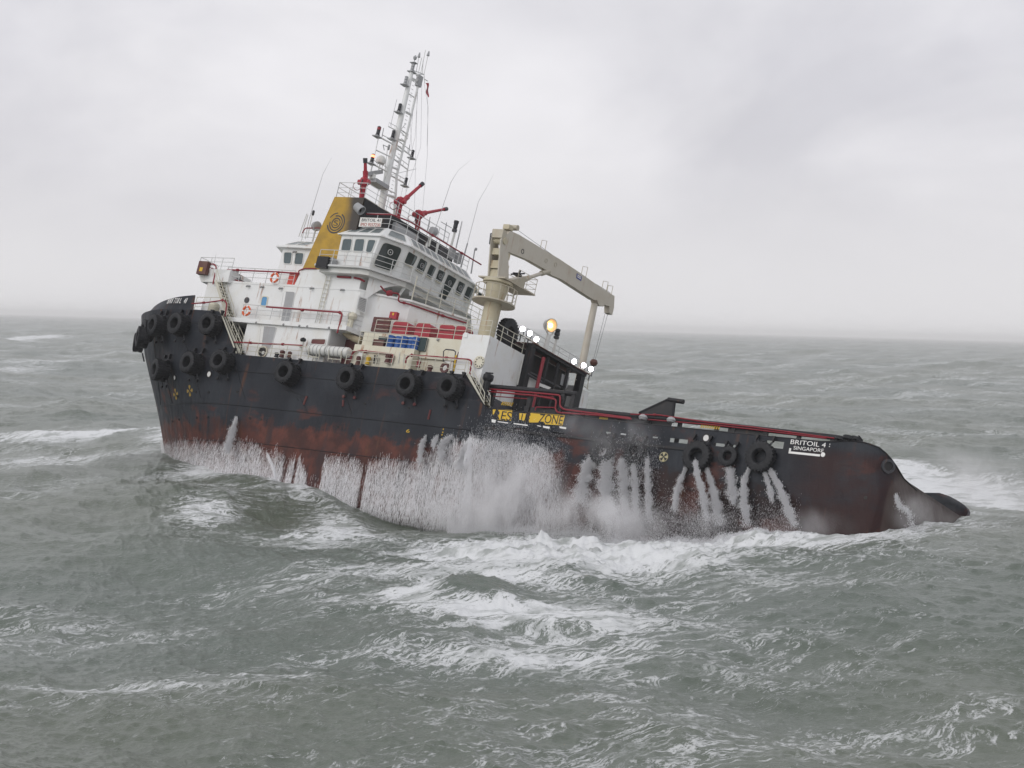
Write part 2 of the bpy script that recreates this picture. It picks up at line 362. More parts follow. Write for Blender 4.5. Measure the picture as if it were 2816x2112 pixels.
# ------------------------------------------------------------------ the ship: hull
ship = thing('tug_ship','dark grey and rusty red tug heeling in rough sea, with white wheelhouse and yellow funnel','ship')
HZ=[-7.5,-5.5,-4,-2.5,-1,.5,2,3.4,5,6.45]; HXS=[-2.3,-2.98,-3.54,-4.23,-4.92,-5.66,-6.43,-7.09,-7.66,-7.88]
B=7.3
def hull_pt(s,z):
    "s 0..1 round the bow from the stem, 1..2 straight to x = 12.5"
    k=min(max((6.4-z)/11,0),1); xs=np.interp(z,HZ,HXS); Le=11+6*k; a=2.2-.5*k; b=.52+.33*k
    if s<=1:
        t=s**1.5; return np.array([xs+Le*t,-B*(1-(1-t)**a)**b,z])
    xe=xs+Le; return np.array([xe+(max(12.5,xe)-xe)*(s-1) if xe<12.5 else xe+(s-1)*0.01,-B,z])
SHX=[-20,4.84,7.43,27.6,29.85,29.9,80]; SHZ=[6.45,6.45,3.36,3.36,1.2,0,0]
def sheer(x): return float(np.interp(x,SHX,SHZ))
cols=[('s',s) for s in np.linspace(0,1,44)]+[('s',1+i/34) for i in range(1,35)]
cols+=[('x',x,-B) for x in [14.8]+list(np.arange(16,27.6,1.2))+[27.6,28.3,29.1,29.85,29.9]+list(np.arange(31,56.6,1.5))]
QUARTER=[(57.0,-7.3,1.34),(57.6,-7.22,1.2),(58.0,-7.0,.95),(58.25,-6.7,.7),(58.42,-6.2,.42),(58.5,-5.6,.15),(58.5,-5.0,-.02),(58.5,-2.85,-.2)]
cols+=[('x',x,y) for x,y,_ in QUARTER]+[('x',58.5,0.0)]
def column(c):
    if c[0]=='s':
        z=6.45
        for _ in range(30):
            x=hull_pt(c[1],z)[0]; z=z*0.5+0.5*sheer(x)
        top=z; f=lambda z:hull_pt(c[1],z)
    else:
        top=sheer(c[1]) if c[1]<58.4 else 0.0
        if c[1]>=58.4: top=-0.2 if c[2]>-3 else -0.02
        f=lambda z:np.array([c[1]+(0.35*min(max(-z-.2,0),1.2) if c[1]>57.5 else 0),c[2],z])
    out=[]
    for r in np.linspace(0,1,26):
        z=top+(-7.5-top)*r; p=f(z)
        if z<-6.2: p[1]*=1-((-6.2-z)/1.3)**2*0.35
        out.append(p)
    return out
G=[column(c) for c in cols]; NR=26
hm=MB(); V=[];F=[]
for side in (1,-1):
    for c in G:
        for p in c: V.append((p[0],p[1]*side,p[2]))
nc=len(G)
for k in range(2):
    for i in range(nc-1):
        for j in range(NR-1):
            a=k*nc*NR+i*NR+j; F.append((a,a+1,a+NR+1,a+NR))
for i in range(nc-1):
    a=i*NR; b=nc*NR+i*NR; F.append((a,a+NR,b+NR,b)); a+=NR-1;b+=NR-1; F.append((a,b,b+NR,a+NR))
hm.add(V,F)
hull=hm.build('hull','hull_paint',ship)
HG=np.array(G)                                    # columns x rows x 3, port side
def on_hull(p,off=0.0):
    "point of the port hull surface that shows at photo position p, with its outward normal"
    n=np.zeros_like(HG); du=np.gradient(HG,axis=0); dv=np.gradient(HG,axis=1); n=np.cross(du,dv); n/=np.linalg.norm(n,axis=2,keepdims=True)+1e-9
    n=np.where((n[...,1:2]>0),-n,n)
    Q=HG+n*off; WP=SHO+Q@SHR.T; uv=PX(WP); d=((uv-np.array(p))**2).sum(-1)
    nw=n@SHR.T; vis=((CAMP-WP)*nw).sum(-1)>0
    d=np.where(vis,d,1e9); i,j=np.unravel_index(d.argmin(),d.shape)
    ref=(i,j); best=HG[i,j]; nn=n[i,j]
    # refine in the tangent plane
    P=LP(p,best+nn*off,nn)-nn*off
    if np.linalg.norm(P-best)<1.0: best=P
    return best,nn
# welded seams standing a little proud
for zl,xa,xb in ((-0.35,-4,30),(2.15,7.5,27.5),(5.45,-7,5.0),(-2.9,0,30)):
    pts=[]
    for s in np.linspace(0.12,2,70):
        q=hull_pt(s,zl)
        if xa<q[0]<xb: pts.append(q+np.array([0,-0.012,0]))
    x=13
    while x<xb: pts.append(np.array([x,-B-0.012,zl])); x+=1.5
    MB().tube(pts,0.022,4).build('weld_seam','black_paint',hull)
for p,q in ((q5(270,400),q5(325,935)),(q5(380,720),q5(428,920)),(q5(545,400),q5(680,880)),(q5(985,600),q5(1065,880)),(q5(1450,770),q5(1535,900)),(q6(560,900),q6(600,1020)),(q6(150,880),q6(215,1010))):
    pts=[]
    for t in np.linspace(0,1,9):
        b,n=on_hull((p[0]+(q[0]-p[0])*t,p[1]+(q[1]-p[1])*t)); pts.append(b+n*0.015)
    MB().tube(pts,0.02,4).build('weld_seam','black_paint',hull)
# rubbing bar along the working deck side, and the sloping rail edge caps
MB().box((38.5,-7.35,-0.10),(16.8,.10,.16)).build('rubbing_bar','black_paint',hull)
MB().tube([(4.84,-7.31,6.5),(7.43,-7.31,3.42)],0.06,5).build('sheer_cap','rail_white',hull)
MB().tube([(27.6,-7.31,3.42),(29.85,-7.31,1.25)],0.05,5).build('sheer_cap','black_paint',hull)
# small discharge holes and lugs in the plating
for p in (q5(430,1080),q5(487,1066),q5(643,1050),q5(738,1045),q5(1107,1053),q5(1203,1063),q5(635,825),q5(745,825),q5(998,822),q5(415,872),q5(475,860),q6(712,925),q6(1098,960),q6(475,1130),q6(660,1150),q8(1160,745)):
    b,n=on_hull(p); MB().lathe([(0.10,-0.02),(0.10,0.03),(0.065,0.03),(0.065,0.005)],b,n,10).build('discharge_port','letter_black',hull)
for p,q in ((q6(200,870),q6(178,935)),(q6(525,895),q6(522,950)),(q6(1290,980),q6(1270,1065)),(q5(1610,860),q5(1580,935))):
    b,n=on_hull(p); b2,_=on_hull(q); MB().tube([b+n*.02,b2+n*.02],0.08,6).build('rust_recess','maroon',hull)
# white fairleads and round thruster marks
for p,r in ((q5(752,667),.2),(q5(450,697),.17)):
    b,n=on_hull(p); f_=MB().lathe([(r+.06,0.0),(r+.06,.06),(r,.06),(r,.02)],b,n,18).build('fairlead','black_paint',hull)
    MB().lathe([(0.01,.03),(r,.03),(r,.022)],b,n,18).build('fairlead_light','letter_white',f_)
def thruster_mark(p,r,mat,on_aft=False):
    b,n=on_hull(p); n=n/np.linalg.norm(n); u=np.cross([0,0,1.],n); u/=np.linalg.norm(u); w=np.cross(n,u)
    m=MB(); K=26
    for i in range(K):
        t0=2*math.pi*i/K;t1=2*math.pi*(i+1)/K
        g=lambda t,rr:b+n*0.02+rr*(u*math.cos(t)+w*math.sin(t))
        if on_aft: m.quad(g(t0,r),g(t1,r),g(t1,r*.88),g(t0,r*.88))
    for k in range(4):
        t=k*math.pi/2+0.1
        g=lambda t,rr:b+n*0.02+rr*(u*math.cos(t)+w*math.sin(t))
        m.add([g(t-.1,r*.12),g(t-.42,r*.78),g(t-.15,r*.92),g(t+.25,r*.9),g(t+.42,r*.74),g(t+.1,r*.12)],[(0,1,2,3,4,5)])
    m.build('thruster_mark',mat,hull,smooth=False)
thruster_mark(q5(582,812),.46,'old_yellow'); thruster_mark(q5(458,842),.46,'old_yellow'); thruster_mark(q7(1743,785),.31,'mark_cream',True)
# fragments of draught figures
lettering('6',LY(q6(1073,1178),-7.315),(1,0,0),(0,0,1),.28,.24,'yellow_paint',hull,'draught_mark')
for a,b_ in ((1400,1150),(1395,1178),(1388,1200),(1386,1235)):
    P=LY(q6(a,b_),-7.31); MB().span(P-[.03,.006,.03],P+[.05,0,.05]).build('draught_mark','yellow_paint',hull)

# aft bulwark with freeing slots
def grid_plate(xs,zs,holes,y,th):
    m=MB(); xs=sorted(set(xs)); zs=sorted(set(zs))
    for a,b in zip(xs[:-1],xs[1:]):
        for c,d in zip(zs[:-1],zs[1:]):
            cx,cz=(a+b)/2,(c+d)/2
            if any(h[0]<cx<h[1] and h[2]<cz<h[3] for h in holes): continue
            m.box((cx,y,cz),(b-a,th,d-c))
    return m
holes=[]
def slot(pa,pb,z0=.22,z1=.5):
    a=LY(pa,-7.3)[0]; b=LY(pb,-7.3)[0]; holes.append((a,b,z0,z1))
slot(q7(175,470),q7(320,480),.02,.14); slot(q7(350,485),q7(500,495),.02,.14); slot(q7(600,500),q7(840,525),.02,.16)
slot(q7(1215,555),q7(1260,560)); slot(q7(1345,575),q7(1400,580)); slot(q7(1640,600),q7(1690,605),.25,.5); slot(q7(1800,615),q7(1965,630),.25,.52)
slot(q8(150,380),q8(300,390),.3,.5); slot(q8(500,360),q8(618,385),.55,.98); slot(q7(1480,590),q7(1600,600),.3,.42)
xs_=[29.9,57.0]+[h[i] for h in holes for i in (0,1)]; zs_=[0.0,1.2]+[h[i] for h in holes for i in (2,3)]
bw=grid_plate(xs_,zs_,holes,-7.27,0.06).build('bulwark','hull_paint',ship,smooth=False)
# bulwark end: rises, rounds the quarter and falls to the roller
path=[(54.0,-7.3,1.2),(54.8,-7.3,1.28),(55.8,-7.3,1.4),(56.5,-7.3,1.42),(57.0,-7.3,1.34)]+QUARTER
for sd in (1,-1):
    m=MB(); vs=[];fs=[]
    for i,(x,y,zt) in enumerate(path):
        zb=1.2 if i<=4 else (-0.02 if y<-4 else -.25)
        if sd<0: zt=zt+.45*min(max((57.7-x)/2,0),1)
        if i<1: zb=1.15
        for yy in (0,0.12): vs+= [(x-(yy if y>-7.2 else 0)*.8,(y+yy)*sd,min(zb,zt)),(x-(yy if y>-7.2 else 0)*.8,(y+yy)*sd,zt)]
    for i in range(len(path)-1):
        a=i*4;b=a+4; fs+=[(a,b,b+1,a+1),(a+2,a+3,b+3,b+2),(a+1,b+1,b+3,a+3)]
    m.add(vs,fs).build('quarter_bulwark','hull_paint',ship)
sb=MB(); sb.span((29.9,7.24,0),(57.0,7.3,1.2)); sb.build('bulwark','hull_paint',ship,smooth=False)
MB().tube([(30.0,-7.27,1.22)]+[(x,-7.27,1.22) for x in (40,50,54)]+[(x,y,z+.02) for x,y,z in path[1:]],0.05,8).build('bulwark_cap','black_paint',bw)
b_,n_=np.array([58.2,-6.85,.25]),np.array([.72,-.69,0]); MB().lathe([(.42,-.05),(.42,.1),(.27,.1),(.27,-.02)],b_,n_,20).build('fairlead','dark_steel',hull)
MB().lathe([(.01,.02),(.27,.02),(.27,.01)],b_,n_,20).build('fairlead_opening','letter_black',hull)
b_,n_=on_hull(q8(103,350)); MB().lathe([(.3,-.02),(.3,.07),(.2,.07),(.2,.02)],b_,n_,18).build('fairlead','black_paint',hull); MB().lathe([(.01,.05),(.2,.05),(.2,.04)],b_,n_,16).build('fairlead_light','letter_white',hull)
MB().lathe([(.1,-2.8),(.16,-2.8),(.16,2.8),(.1,2.8)],(58.36,0,-.30),(0,1,0),20).build('stern_roller','deck_plate',ship)
# working deck
dk=MB().span((29.9,-7.2,-.12),(57.0,7.2,.02)).build('working_deck','deck_plate',ship,smooth=False)
# shell of forward decks is closed by the hull's own lid

# raised bulwark plate round the fo'c'sle with the name on it
fc=[]
for s in np.linspace(0.0,0.915,24):
    q=hull_pt(s,6.45); n=np.array([q[0]-2,q[1]*.8,0]); n/=np.linalg.norm(n); fc.append(q-n*0.35)
m=MB(); vs=[];fs=[]
xe=fc[-1][0]
for sd in (1,-1):
    st=len(vs)
    for i,q in enumerate(fc):
        h=1.28*max(.12,1-(max(0,1.7-q[0])/9.0)**1.7); rk=-.5 if i==len(fc)-1 else (-.2 if i==len(fc)-2 else 0)
        tilt=np.array([0.10,0.16*sd if False else 0.0,0])
        for o_ in (0,.05):
            vs+=[(q[0]+o_,(q[1]+o_)*sd,6.45),(q[0]+o_+rk+.05,(q[1]+o_+.28)*sd,6.45+h)]
    for i in range(len(fc)-1):
        a=st+i*4;b=a+4; fs+=[(a,b,b+1,a+1),(a+2,a+3,b+3,b+2),(a+1,b+1,b+3,a+3)]
    a=st+(len(fc)-1)*4; fs+=[(a,a+1,a+3,a+2)]
fb=m.add(vs,fs).build('bow_bulwark','hull_paint',ship)
# name lettering set on the plate, letter by letter round the bow
FCp=[LZ(p,7.0) for p in (q1(480,830),q1(690,795))]
p0=LY(q1(478,868),-6.35); p1=LY(q1(690,830),-6.35)
FU=PX(SHO+(np.array(fc)+[0,.12,.55])@SHR.T)[:,0]; FK=np.arange(int(FU.argmin()),len(fc)); FU=FU[FK]
def fcpt(u):                                  # follows the plate: u 0..1
    i=np.interp(461+56*u,FU,np.arange(len(fc))[FK]); a=fc[int(i)]; b2=fc[min(int(i)+1,len(fc)-1)]; return a+(b2-a)*(i-int(i))
txt='BRITOIL 41'
for i,ch in enumerate(txt):
    if ch==' ': continue
    a=fcpt(i/len(txt)); b2=fcpt((i+.72)/len(txt)); ex=b2-a; wd=np.linalg.norm(ex); ex/=wd
    nrm=np.cross(ex,[0,0,1.]); ez=np.array([0.0,.22,1.]); ez-=ex*(ez@ex); ez/=np.linalg.norm(ez); nn=np.cross(ex,ez)
    if nn[1]>0: nn=-nn
    lettering(ch,a+ez*.55+nn*.11,ex,ez,wd*(0.4 if ch in 'I1' else 1.0),.44,'letter_white',fb)
# stern and side lettering
a=LY(q8(660,388),-7.32); b2=LY(q8(893,410),-7.32); hgt=LY(q8(660,350),-7.32)[2]-a[2]
lettering('BRITOIL 4',a,(1,0,0),(0,0,1),b2[0]-a[0],hgt*.80,'letter_white',bw)
[MB().span(b2+np.array([.22,0,k*hgt]),b2+np.array([.27,.008,(k+.16)*hgt])).build('paint_dot','letter_white',bw,smooth=False) for k in (.12,.52)]
a=LY(q8(680,425),-7.32); b2=LY(q8(880,440),-7.32); hgt=LY(q8(680,401),-7.32)[2]-a[2]
lettering('SINGAPORE',a,(1,0,0),(0,0,1),b2[0]-a[0],hgt,'letter_white',bw)
a=LY(q8(648,446),-7.315); b2=LY(q8(888,466),-7.315)
w1=MB(); w1.span(a+[0,0,-.04],(b2[0]-.3,a[1]+.012,a[2]+.09)); w1.span(a+[0,0,.05],(a[0]+.12,a[1]+.012,a[2]+.28)); w1.lathe([(.01,0),(.14,0),(.14,-.012)],b2+[-.12,0,.05],(0,-1,0),14)
w1.build('old_paint_patch','letter_white',bw,smooth=False)
# yellow rescue zone panel, part of it worn away
def ypatch(pl):
    P=[LY(q7(*p),-7.312) for p in pl]; MB().prism(P,(0,.01,0)).build('yellow_panel','yellow_paint',bw,smooth=False)
ypatch([(235,350),(362,358),(355,408),(348,455),(228,446)]); ypatch([(183,352),(212,352),(192,395),(183,400)]); ypatch([(425,385),(490,390),(478,460),(425,445)]); 
ypatch([(530,378),(842,405),(818,497),(660,487),(655,470),(510,470),(515,425)])
def yt(s,pa,pb,htop):
    a=LY(q7(*pa),-7.322); b2=LY(q7(*pb),-7.322); c=LY(q7(*htop),-7.322); lettering(s,a,(1,0,0),(0,0,1),b2[0]-a[0],(c[2]-a[2])*.98,'letter_black',bw)
yt('RES',(188,440),(345,450),(205,358)); yt('UE',(436,462),(515,464),(445,388)); yt('ZONE',(597,470),(812,492),(612,390))
for pa,pb in (((172,440),(205,475)),((225,458),(322,480)),((370,475),(500,502)),((585,495),(620,510)),((640,500),(700,528)),((790,505),(850,532))):
    P=LY(q7(*pa),-7.318); Q=LY(q7(*pb),-7.318); MB().prism([P,(Q[0],-7.318,P[2]-.02),Q,(P[0]+.06,-7.318,Q[2]+.03)],(0,.008,0)).build('white_patch','letter_white',bw,smooth=False)

# cargo rails on both sides of the working deck
def cargo_rail(sd):
    e=part_empty('cargo_rail',ship); y=-5.9*sd
    MB().tube([(34.6,y,2.0),(44,y,1.98),(54.2,y,1.86),(55.5,y+.3*sd,1.6)][:4 if sd>0 else 2],0.17,10).build('top_pipe','black_paint',e)
    MB().tube([(28.7,y,3.02),(35.7,y,3.05)],0.17,10).build('top_pipe','black_paint',e)
    MB().span((31.9,y-.04,1.55),(43.0,y+.04,1.9)).build('rail_plate','black_paint',e,smooth=False)
    MB().span((47.0,y-.04,1.5),(49.6,y+.04,1.9)).build('rail_plate','black_paint',e,smooth=False)
    pm=MB().span((-.11,-.11,0),(.11,.11,1.95)).mesh('post','black_paint',False)
    for x in (36.5,39,41.5,43.6,46.2,47.4,49.6,51.8,54): shared('post',pm,e,(x,y,0))
    pt=MB().span((-.14,-.14,0),(.14,.14,3.0)).mesh('post','black_paint',False)
    for x in (29.2,32.2,34.7,35.5): shared('post',pt,e,(x,y,0))
    return e
cr1=cargo_rail(1); cargo_rail(-1)
P=[LY(q7(1520,385),-5.9),LY(q7(1780,258),-5.9),LY(q7(1850,262),-5.9),LY(q7(1825,415),-5.9)]
for sd in (1,):
    e=part_empty('stop_bracket',ship)
    MB().prism([p*np.array([1,sd,1])+[0,.06,0] for p in P],(0,-.12,0)).build('bracket_plate','black_paint',e,smooth=False)
    a=LY(q7(1785,262),-5.9); b2=LY(q7(1925,282),-5.9); MB().tube([a,b2],.15,10).build('horn','black_paint',e); MB().tube([P[0],a],.1,8).build('stay','black_paint',e)
    MB().tube([LY(q7(1840,290),-5.9),LY(q7(1826,412),-5.9)],.1,8).build('stay','black_paint',e)
# hazard stripes on the rail plates
for x0,x1,z0,yy in ((LY(q8(75,232),-6.0)[0],LY(q8(205,245),-6.0)[0],1.62,-6.05),(LY(q7(1160,415),-6.0)[0],LY(q7(1240,420),-6.0)[0],1.4,-6.05)):
    n=9; w=(x1-x0)/n
    for i in range(n): MB().prism([(x0+i*w,yy,z0),(x0+i*w+w*.5,yy,z0),(x0+i*w+w*.95,yy,z0+.28),(x0+i*w+w*.45,yy,z0+.28)],(0,.02,0)).build('hazard_stripe','yellow_paint',cr1,smooth=False)
# gas and fire mains in red along the port side
R=part_empty('fire_main',ship)
def Yp(l,y): return [LY(p,y) for p in l]
pipe(R,Yp([q7(140,165),q7(560,200),q7(800,222),q7(795,320),q7(830,352),q7(1440,430)],-6.15),.075,couple=Yp([q7(1130,395)],-6.15),name='red_pipe')
pipe(R,Yp([q7(110,185),q7(560,225),q7(765,260),q7(752,345),q7(775,380),q7(1150,405),q7(1450,440)],-6.2),.07,name='red_pipe')
pipe(R,Yp([q7(215,195),q7(740,240)],-6.0),.05,name='red_pipe'); pipe(R,Yp([q7(180,230),q7(500,255)],-6.0),.04,name='red_pipe')
pipe(R,Yp([q7(570,360),q7(575,330),q7(750,335)],-6.1),.05,name='red_pipe')
pipe(R,Yp([q7(1440,395),q7(1700,402),q7(2190,475),q8(400,275),q8(960,352)],-6.1),.055,couple=Yp([q7(1660,400),q8(655,312)],-6.1),name='red_pipe')
pipe(R,Yp([q7(1560,440),q7(2190,492),q8(400,290),q8(900,352)],-6.14),.05,name='red_pipe')
for p in (q7(1550,452),q7(1805,475)):
    c=LY(p,-6.5); MB().lathe([(.02,.0),(.24,.05),(.3,.2),(.2,.34),(.02,.4)],c,(0,0,1),12).build('vent_head','grey_metal',ship)
# rope heap and rubber on the quarter
m=MB()
for i in range(26):
    a=LY(q8(965+i*6.3,352+7*math.sin(i*1.7)),-7.1)
    m.tube([a+[0,random.uniform(-.2,.25),random.uniform(-.12,.1)] for _ in range(4)],.05,5)
for (px_,r_) in ((1000,.42),(1060,.5),(1100,.38)):
    c=LY(q8(px_,362),-7.0); m.lathe([(r_*.4,-.08),(r_,-.1),(r_,.1),(r_*.4,.12)],c,(0.1,.2,1),14)
ro=m.build('mooring_rope','rubber'); ro.matrix_world=MSH; ro['label']='grey black heap of wet rope on the stern quarter bulwark above the name'; ro['category']='rope'
# bollard behind the sloping end of the deck
m=MB(); c=LY(q6(1795,700),-6.5); 
bo=MB().lathe([(.24,-1.6),(.24,-.25),(.3,-.2),(.36,-.1),(.36,.16),(.3,.24),(.1,.26)],c,(0,0,1),16).build('bollard','black_paint',ship)
MB().tube([(c[0]-.3,c[1],c[2]+.34),(c[0]+.3,c[1],c[2]+.34)],.05,6).build('bollard_bar','black_paint',bo)

# ------------------------------------------------------------------ tyres
def tyre_mesh(name,R,w,hole):
    m=MB(); pr=[(hole,-w*.38),(hole*1.12,-w*.47),(R*.80,-w*.5),(R*.95,-w*.44),(R,-w*.3),(R,w*.3),(R*.95,w*.44),(R*.80,w*.5),(hole*1.12,w*.47),(hole,w*.38),(hole*.9,0)]
    m.lathe(pr,(0,0,0),(0,0,1),40,close=True)
    K=26
    for k in range(K):                       # shoulder lugs of the tread
        for sd in (-1,1):
            t=2*math.pi*(k+(.5 if sd>0 else 0))/K; c,s=math.cos(t),math.sin(t)
            A=[(c,s,0),(-s,c,0),(0,0,1)]
            m.box((c*R*.985,s*R*.985,sd*w*.27),(R*.12,R*.11,w*.34),A)
    return m.mesh(name,'rubber')
TYM={}
def link_chain(a,b,n,r=.035):
    m=MB(); a=np.array(a);b=np.array(b)
    for i in range(n):
        t0=i/n;t1=(i+1.25)/n; sag=np.array([0,0,-.05*math.sin(math.pi*t0)])
        p=a+(b-a)*t0+sag; q=a+(b-a)*min(t1,1)+sag; off=np.array([.045,0,0]) if i%2 else np.array([0,-.045,0])
        m.tube([p,p*.8+q*.2+off,p*.2+q*.8+off,q,p*.2+q*.8-off,p*.8+q*.2-off,p],r,4,caps=False)
    return m
TY=[(q5(722,215),.80,1.0,'thick black tyre hung highest beside the foot of the long stair'),
(q5(437,215),.80,1.0,'thick black tyre hung under the name plate on the bow'),
(q5(240,228),.80,1.0,'thick black tyre under the front end of the bow name plate'),
(q5(160,275),.77,.9,'black bow tyre third from the tip in the crowded upper row'),
(q5(113,335),.77,.9,'black bow tyre second from the tip in the crowded upper row'),
(q5(84,385),.77,.9,'black tyre at the very tip of the bow, foremost of all'),
(q5(262,620),.80,1.1,'foremost of the three black tyres in the lower bow row'),
(q5(545,555),.80,1.1,'middle of the three black tyres in the lower bow row'),
(q5(820,540),.79,1.1,'aftmost tyre of the lower bow row just above the white fairlead'),
(q5(1395,640),.80,1.1,'black hull tyre below the railed deck, below the liferaft canisters to its right'),
(q6(535,690),.80,1.1,'black hull tyre under the white liferaft canisters'),
(q6(1060,745),.80,1.1,'black hull tyre below the blue drums, second before the deck steps'),
(q6(1425,765),.80,1.1,'black hull tyre next to the steps down to the working deck'),
(q8(35,465),.90,.55,'large lugged tyre at the stern with a jet of water below its hole'),
(q8(245,468),.60,.4,'small tyre hung between the two large lugged stern tyres'),
(q8(455,470),.90,.55,'large lugged tyre right before the stern name SINGAPORE'),
(q7(1175,730),.80,.45,'dark tyre half hidden in spray right of the yellow rescue zone panel'),
(q7(1475,735),.70,.45,'dark tyre in the spray left of the round white thruster mark')]
tyres=[]
for i,(p,R_,w_,lab) in enumerate(TY):
    if i==9: lab='black hull tyre alone under the black ball vent, first behind the bow rows'
    b,n=on_hull(p,w_*.5+.05); n=n*np.array([1,1,.3]); n/=np.linalg.norm(n)
    if i>12: b=LY(p,-7.3-w_*.9); b[1]=-7.32; n=np.array([0,-1.,0])
    u=np.cross([0,0,1.],n); u/=np.linalg.norm(u); v=np.cross(n,u)
    ctr=b+n*(w_*.5+.06)
    if i<=12:                                    # keep the outer face where the photo shows it
        f0=LP(p,b+n*(w_+.05),n); ctr=f0-n*(w_*.5)
    t=thing('tyre_fender',lab,'tyre fender',ctr,'tyres hung round the hull',(u,v,n))
    key=(R_,w_)
    if key not in TYM: TYM[key]=tyre_mesh('tyre',R_,w_,R_*.48)
    o=bpy.data.objects.new('tyre',TYM[key]); COL.objects.link(o); o.parent=t; o.rotation_euler=(0,0,random.uniform(0,6))
    for sx in (-1,1):
        a=np.array([sx*R_*.45,R_*.82,-w_*.1]); e=np.array([sx*R_*.62,R_*1.38,-w_*.45])
        link_chain(a,e,5).build('chain','dark_steel',t)
        MB().prism([e+[-.13,.12,-.02],e+[.13,.12,-.02],e+[0,-.25,-.02]],(0,0,.2)).build('bracket','black_paint',t,smooth=False)
    if i in (0,6,7,8,10,11,12,1,2):
        for sx in (-1,1):
            a=np.array([sx*R_*.5,-R_*.8,-w_*.3]); e=np.array([sx*R_*.6,-R_*1.45,-w_*.45]); link_chain(a,e,5).build('chain','dark_steel',t)
            MB().lathe([(.02,0),(.11,.02),(.12,.12),(.02,.16)],e,(0,0,1),8).build('bracket','maroon' if i in(10,11) else 'black_paint',t)
    tyres.append((t,ctr))
MB().tube([on_hull(q5(130,490))[0]+[0,-.3,0],on_hull(q5(185,560))[0]+[0,-.25,0]],.06,5).build('bow_chain','dark_steel',hull)
# ------------------------------------------------------------------ superstructure
def settle(t,loc):
    loc=Vector([float(c) for c in loc])
    for ch in t.children: ch.location=ch.location-loc
    t.matrix_world=MSH@Matrix.Translation(loc)
def block(poly,z0,z1,name,mat,parent,top=None,smooth=False):
    top=top or poly; n=len(poly)
    m=MB().add([(x,y,z0) for x,y in poly]+[(x,y,z1) for x,y in top],[tuple(range(n))[::-1],tuple(range(n,2*n))]+[(i,(i+1)%n,(i+1)%n+n,i+n) for i in range(n)])
    return m.build(name,mat,parent,smooth=smooth)
def sym(half): return half+[(x,-y) for x,y in half[::-1]]
house=part_empty('deckhouse',ship)
lower=block(sym([(6.9,-6.4),(14.65,-6.4),(14.7,-6.3),(14.75,-4.9),(14.76,-4.5),(17.2,-4.5)]),3.3,5.95,'lower_wall','white_paint',house)
block(sym([(3.5,-6.62),(16.2,-6.62),(16.55,-4.9),(16.6,-3)]),5.95,6.27,'deck_slab','white_paint',house)
tankh=block([(17.22,-5.8),(26.3,-5.8),(26.3,5.8),(17.22,5.8)],0.1,6.1,'tank_wall','cream_paint',house)
block([(17.3,-6.6),(22.5,-6.6),(22.5,-5.81),(17.3,-5.81)],3.36,5.0,'locker_wall','cream_paint',house)
MB().span((14.8,-4.62,3.4),(17.15,-4.52,5.8)).build('recess_door','maroon',house,smooth=False)
block([(22.55,-6.0),(26.1,-6.0),(26.1,-5.81),(22.55,-5.81)],4.55,6.05,'wall_panel','cream_paint',house)
crb=block([(26.2,-6.6),(28.4,-6.6),(28.4,-2.3),(26.2,-2.3)],0.05,6.33,'crane_house','white_paint',house)
block([(26.31,-6.66),(26.6,-6.66),(26.6,-5.0),(26.31,-5.0)],6.05,6.4,'house_lip','white_paint',house)
MB().tube([LX(qd(1800,1070),28.45),LX(qd(1680,1650),28.45)],.06,6).build('corner_pipe','white_gear',crb)
block([(27.2,4.95),(28.42,4.95),(28.42,6.8),(27.2,6.8)],0.05,6.2,'starboard_house','white_paint',house)
upper_half=[(1.6,-5.9),(15.7,-5.9),(16.05,-5.84),(16.3,-5.65),(16.45,-5.35),(17.0,-4.95),(19.08,-3.85),(21.3,-.2)]
upper=block(sym(upper_half),6.27,9.06,'upper_wall','white_paint',house)
block(sym([(2.9,-5.93),(16.0,-5.93),(17.0,-5.05),(19.2,-3.95),(21.5,-.2)]),9.06,9.2,'deck_slab','white_paint',house)
# front wing box over the bow stair
block([(0.9,-5.9),(3.9,-6.3),(3.9,-4.0),(0.9,-4.0)],9.0,9.95,'front_wing','white_paint',house,top=[(.3,-6.1),(3.9,-6.3),(3.9,-3.9),(.3,-3.9)])
# side wall carried up under the funnel
block(sym([(9.95,-5.9),(15.9,-5.9),(15.9,-3)]),9.2,10.46,'upper_side_wall','white_paint',house,top=sym([(10.3,-5.9),(15.9,-5.9),(15.9,-3)]))
# door recesses
def recess(c4,y,name='door_recess'):
    P=[LY(p,y-0.012) for p in c4]; f_=window(house,P,'white_paint','grey_metal',name,fw=.03,out=(0,-1,0),r=.18,proud=.03)
    return f_
for c4,y in (([q1(1740,640),q1(1865,645),q1(1800,965),q1(1688,955)],-5.9),([q1(1492,1015),q1(1662,1028),q1(1600,1255),q1(1470,1245)],-6.4)):
    f_=recess(c4,y)
    P=[LY(p,y-.03) for p in c4]; a=P[0]; b=P[1]
    MB().prism([P[0],P[0]*.8+P[1]*.2,P[3]*.8+P[2]*.2,P[3]],(0,.01,0)).build('jamb_return','white_paint',f_,smooth=False)
P=[LY(p,-6.413) for p in (q5(1655,360),q5(1775,362),q5(1765,408),q5(1645,400))]; window(house,P,'white_gear','maroon','opening',fw=.06,out=(0,-1,0))
P=[LY(p,-5.913) for p in (q1(1510,695),q1(1565,700),q1(1548,800),q1(1490,790))]; window(house,P,'cream_paint','blue_glass','window',fw=.07,out=(0,-1,0))
P=[LY(p,-5.913) for p in (q1(1500,740),q1(1552,745),q1(1545,790),q1(1488,782))]
def disc(p,y,r,mat,name,parent,th=.05):
    c=LY(p,y); return MB().lathe([(.01,0),(r,0),(r,th),(.01,th)],c,(0,-1,0),18).build(name,mat,parent)
disc(q1(1340,733),-5.905,.22,'dark_steel','porthole',house,.06)
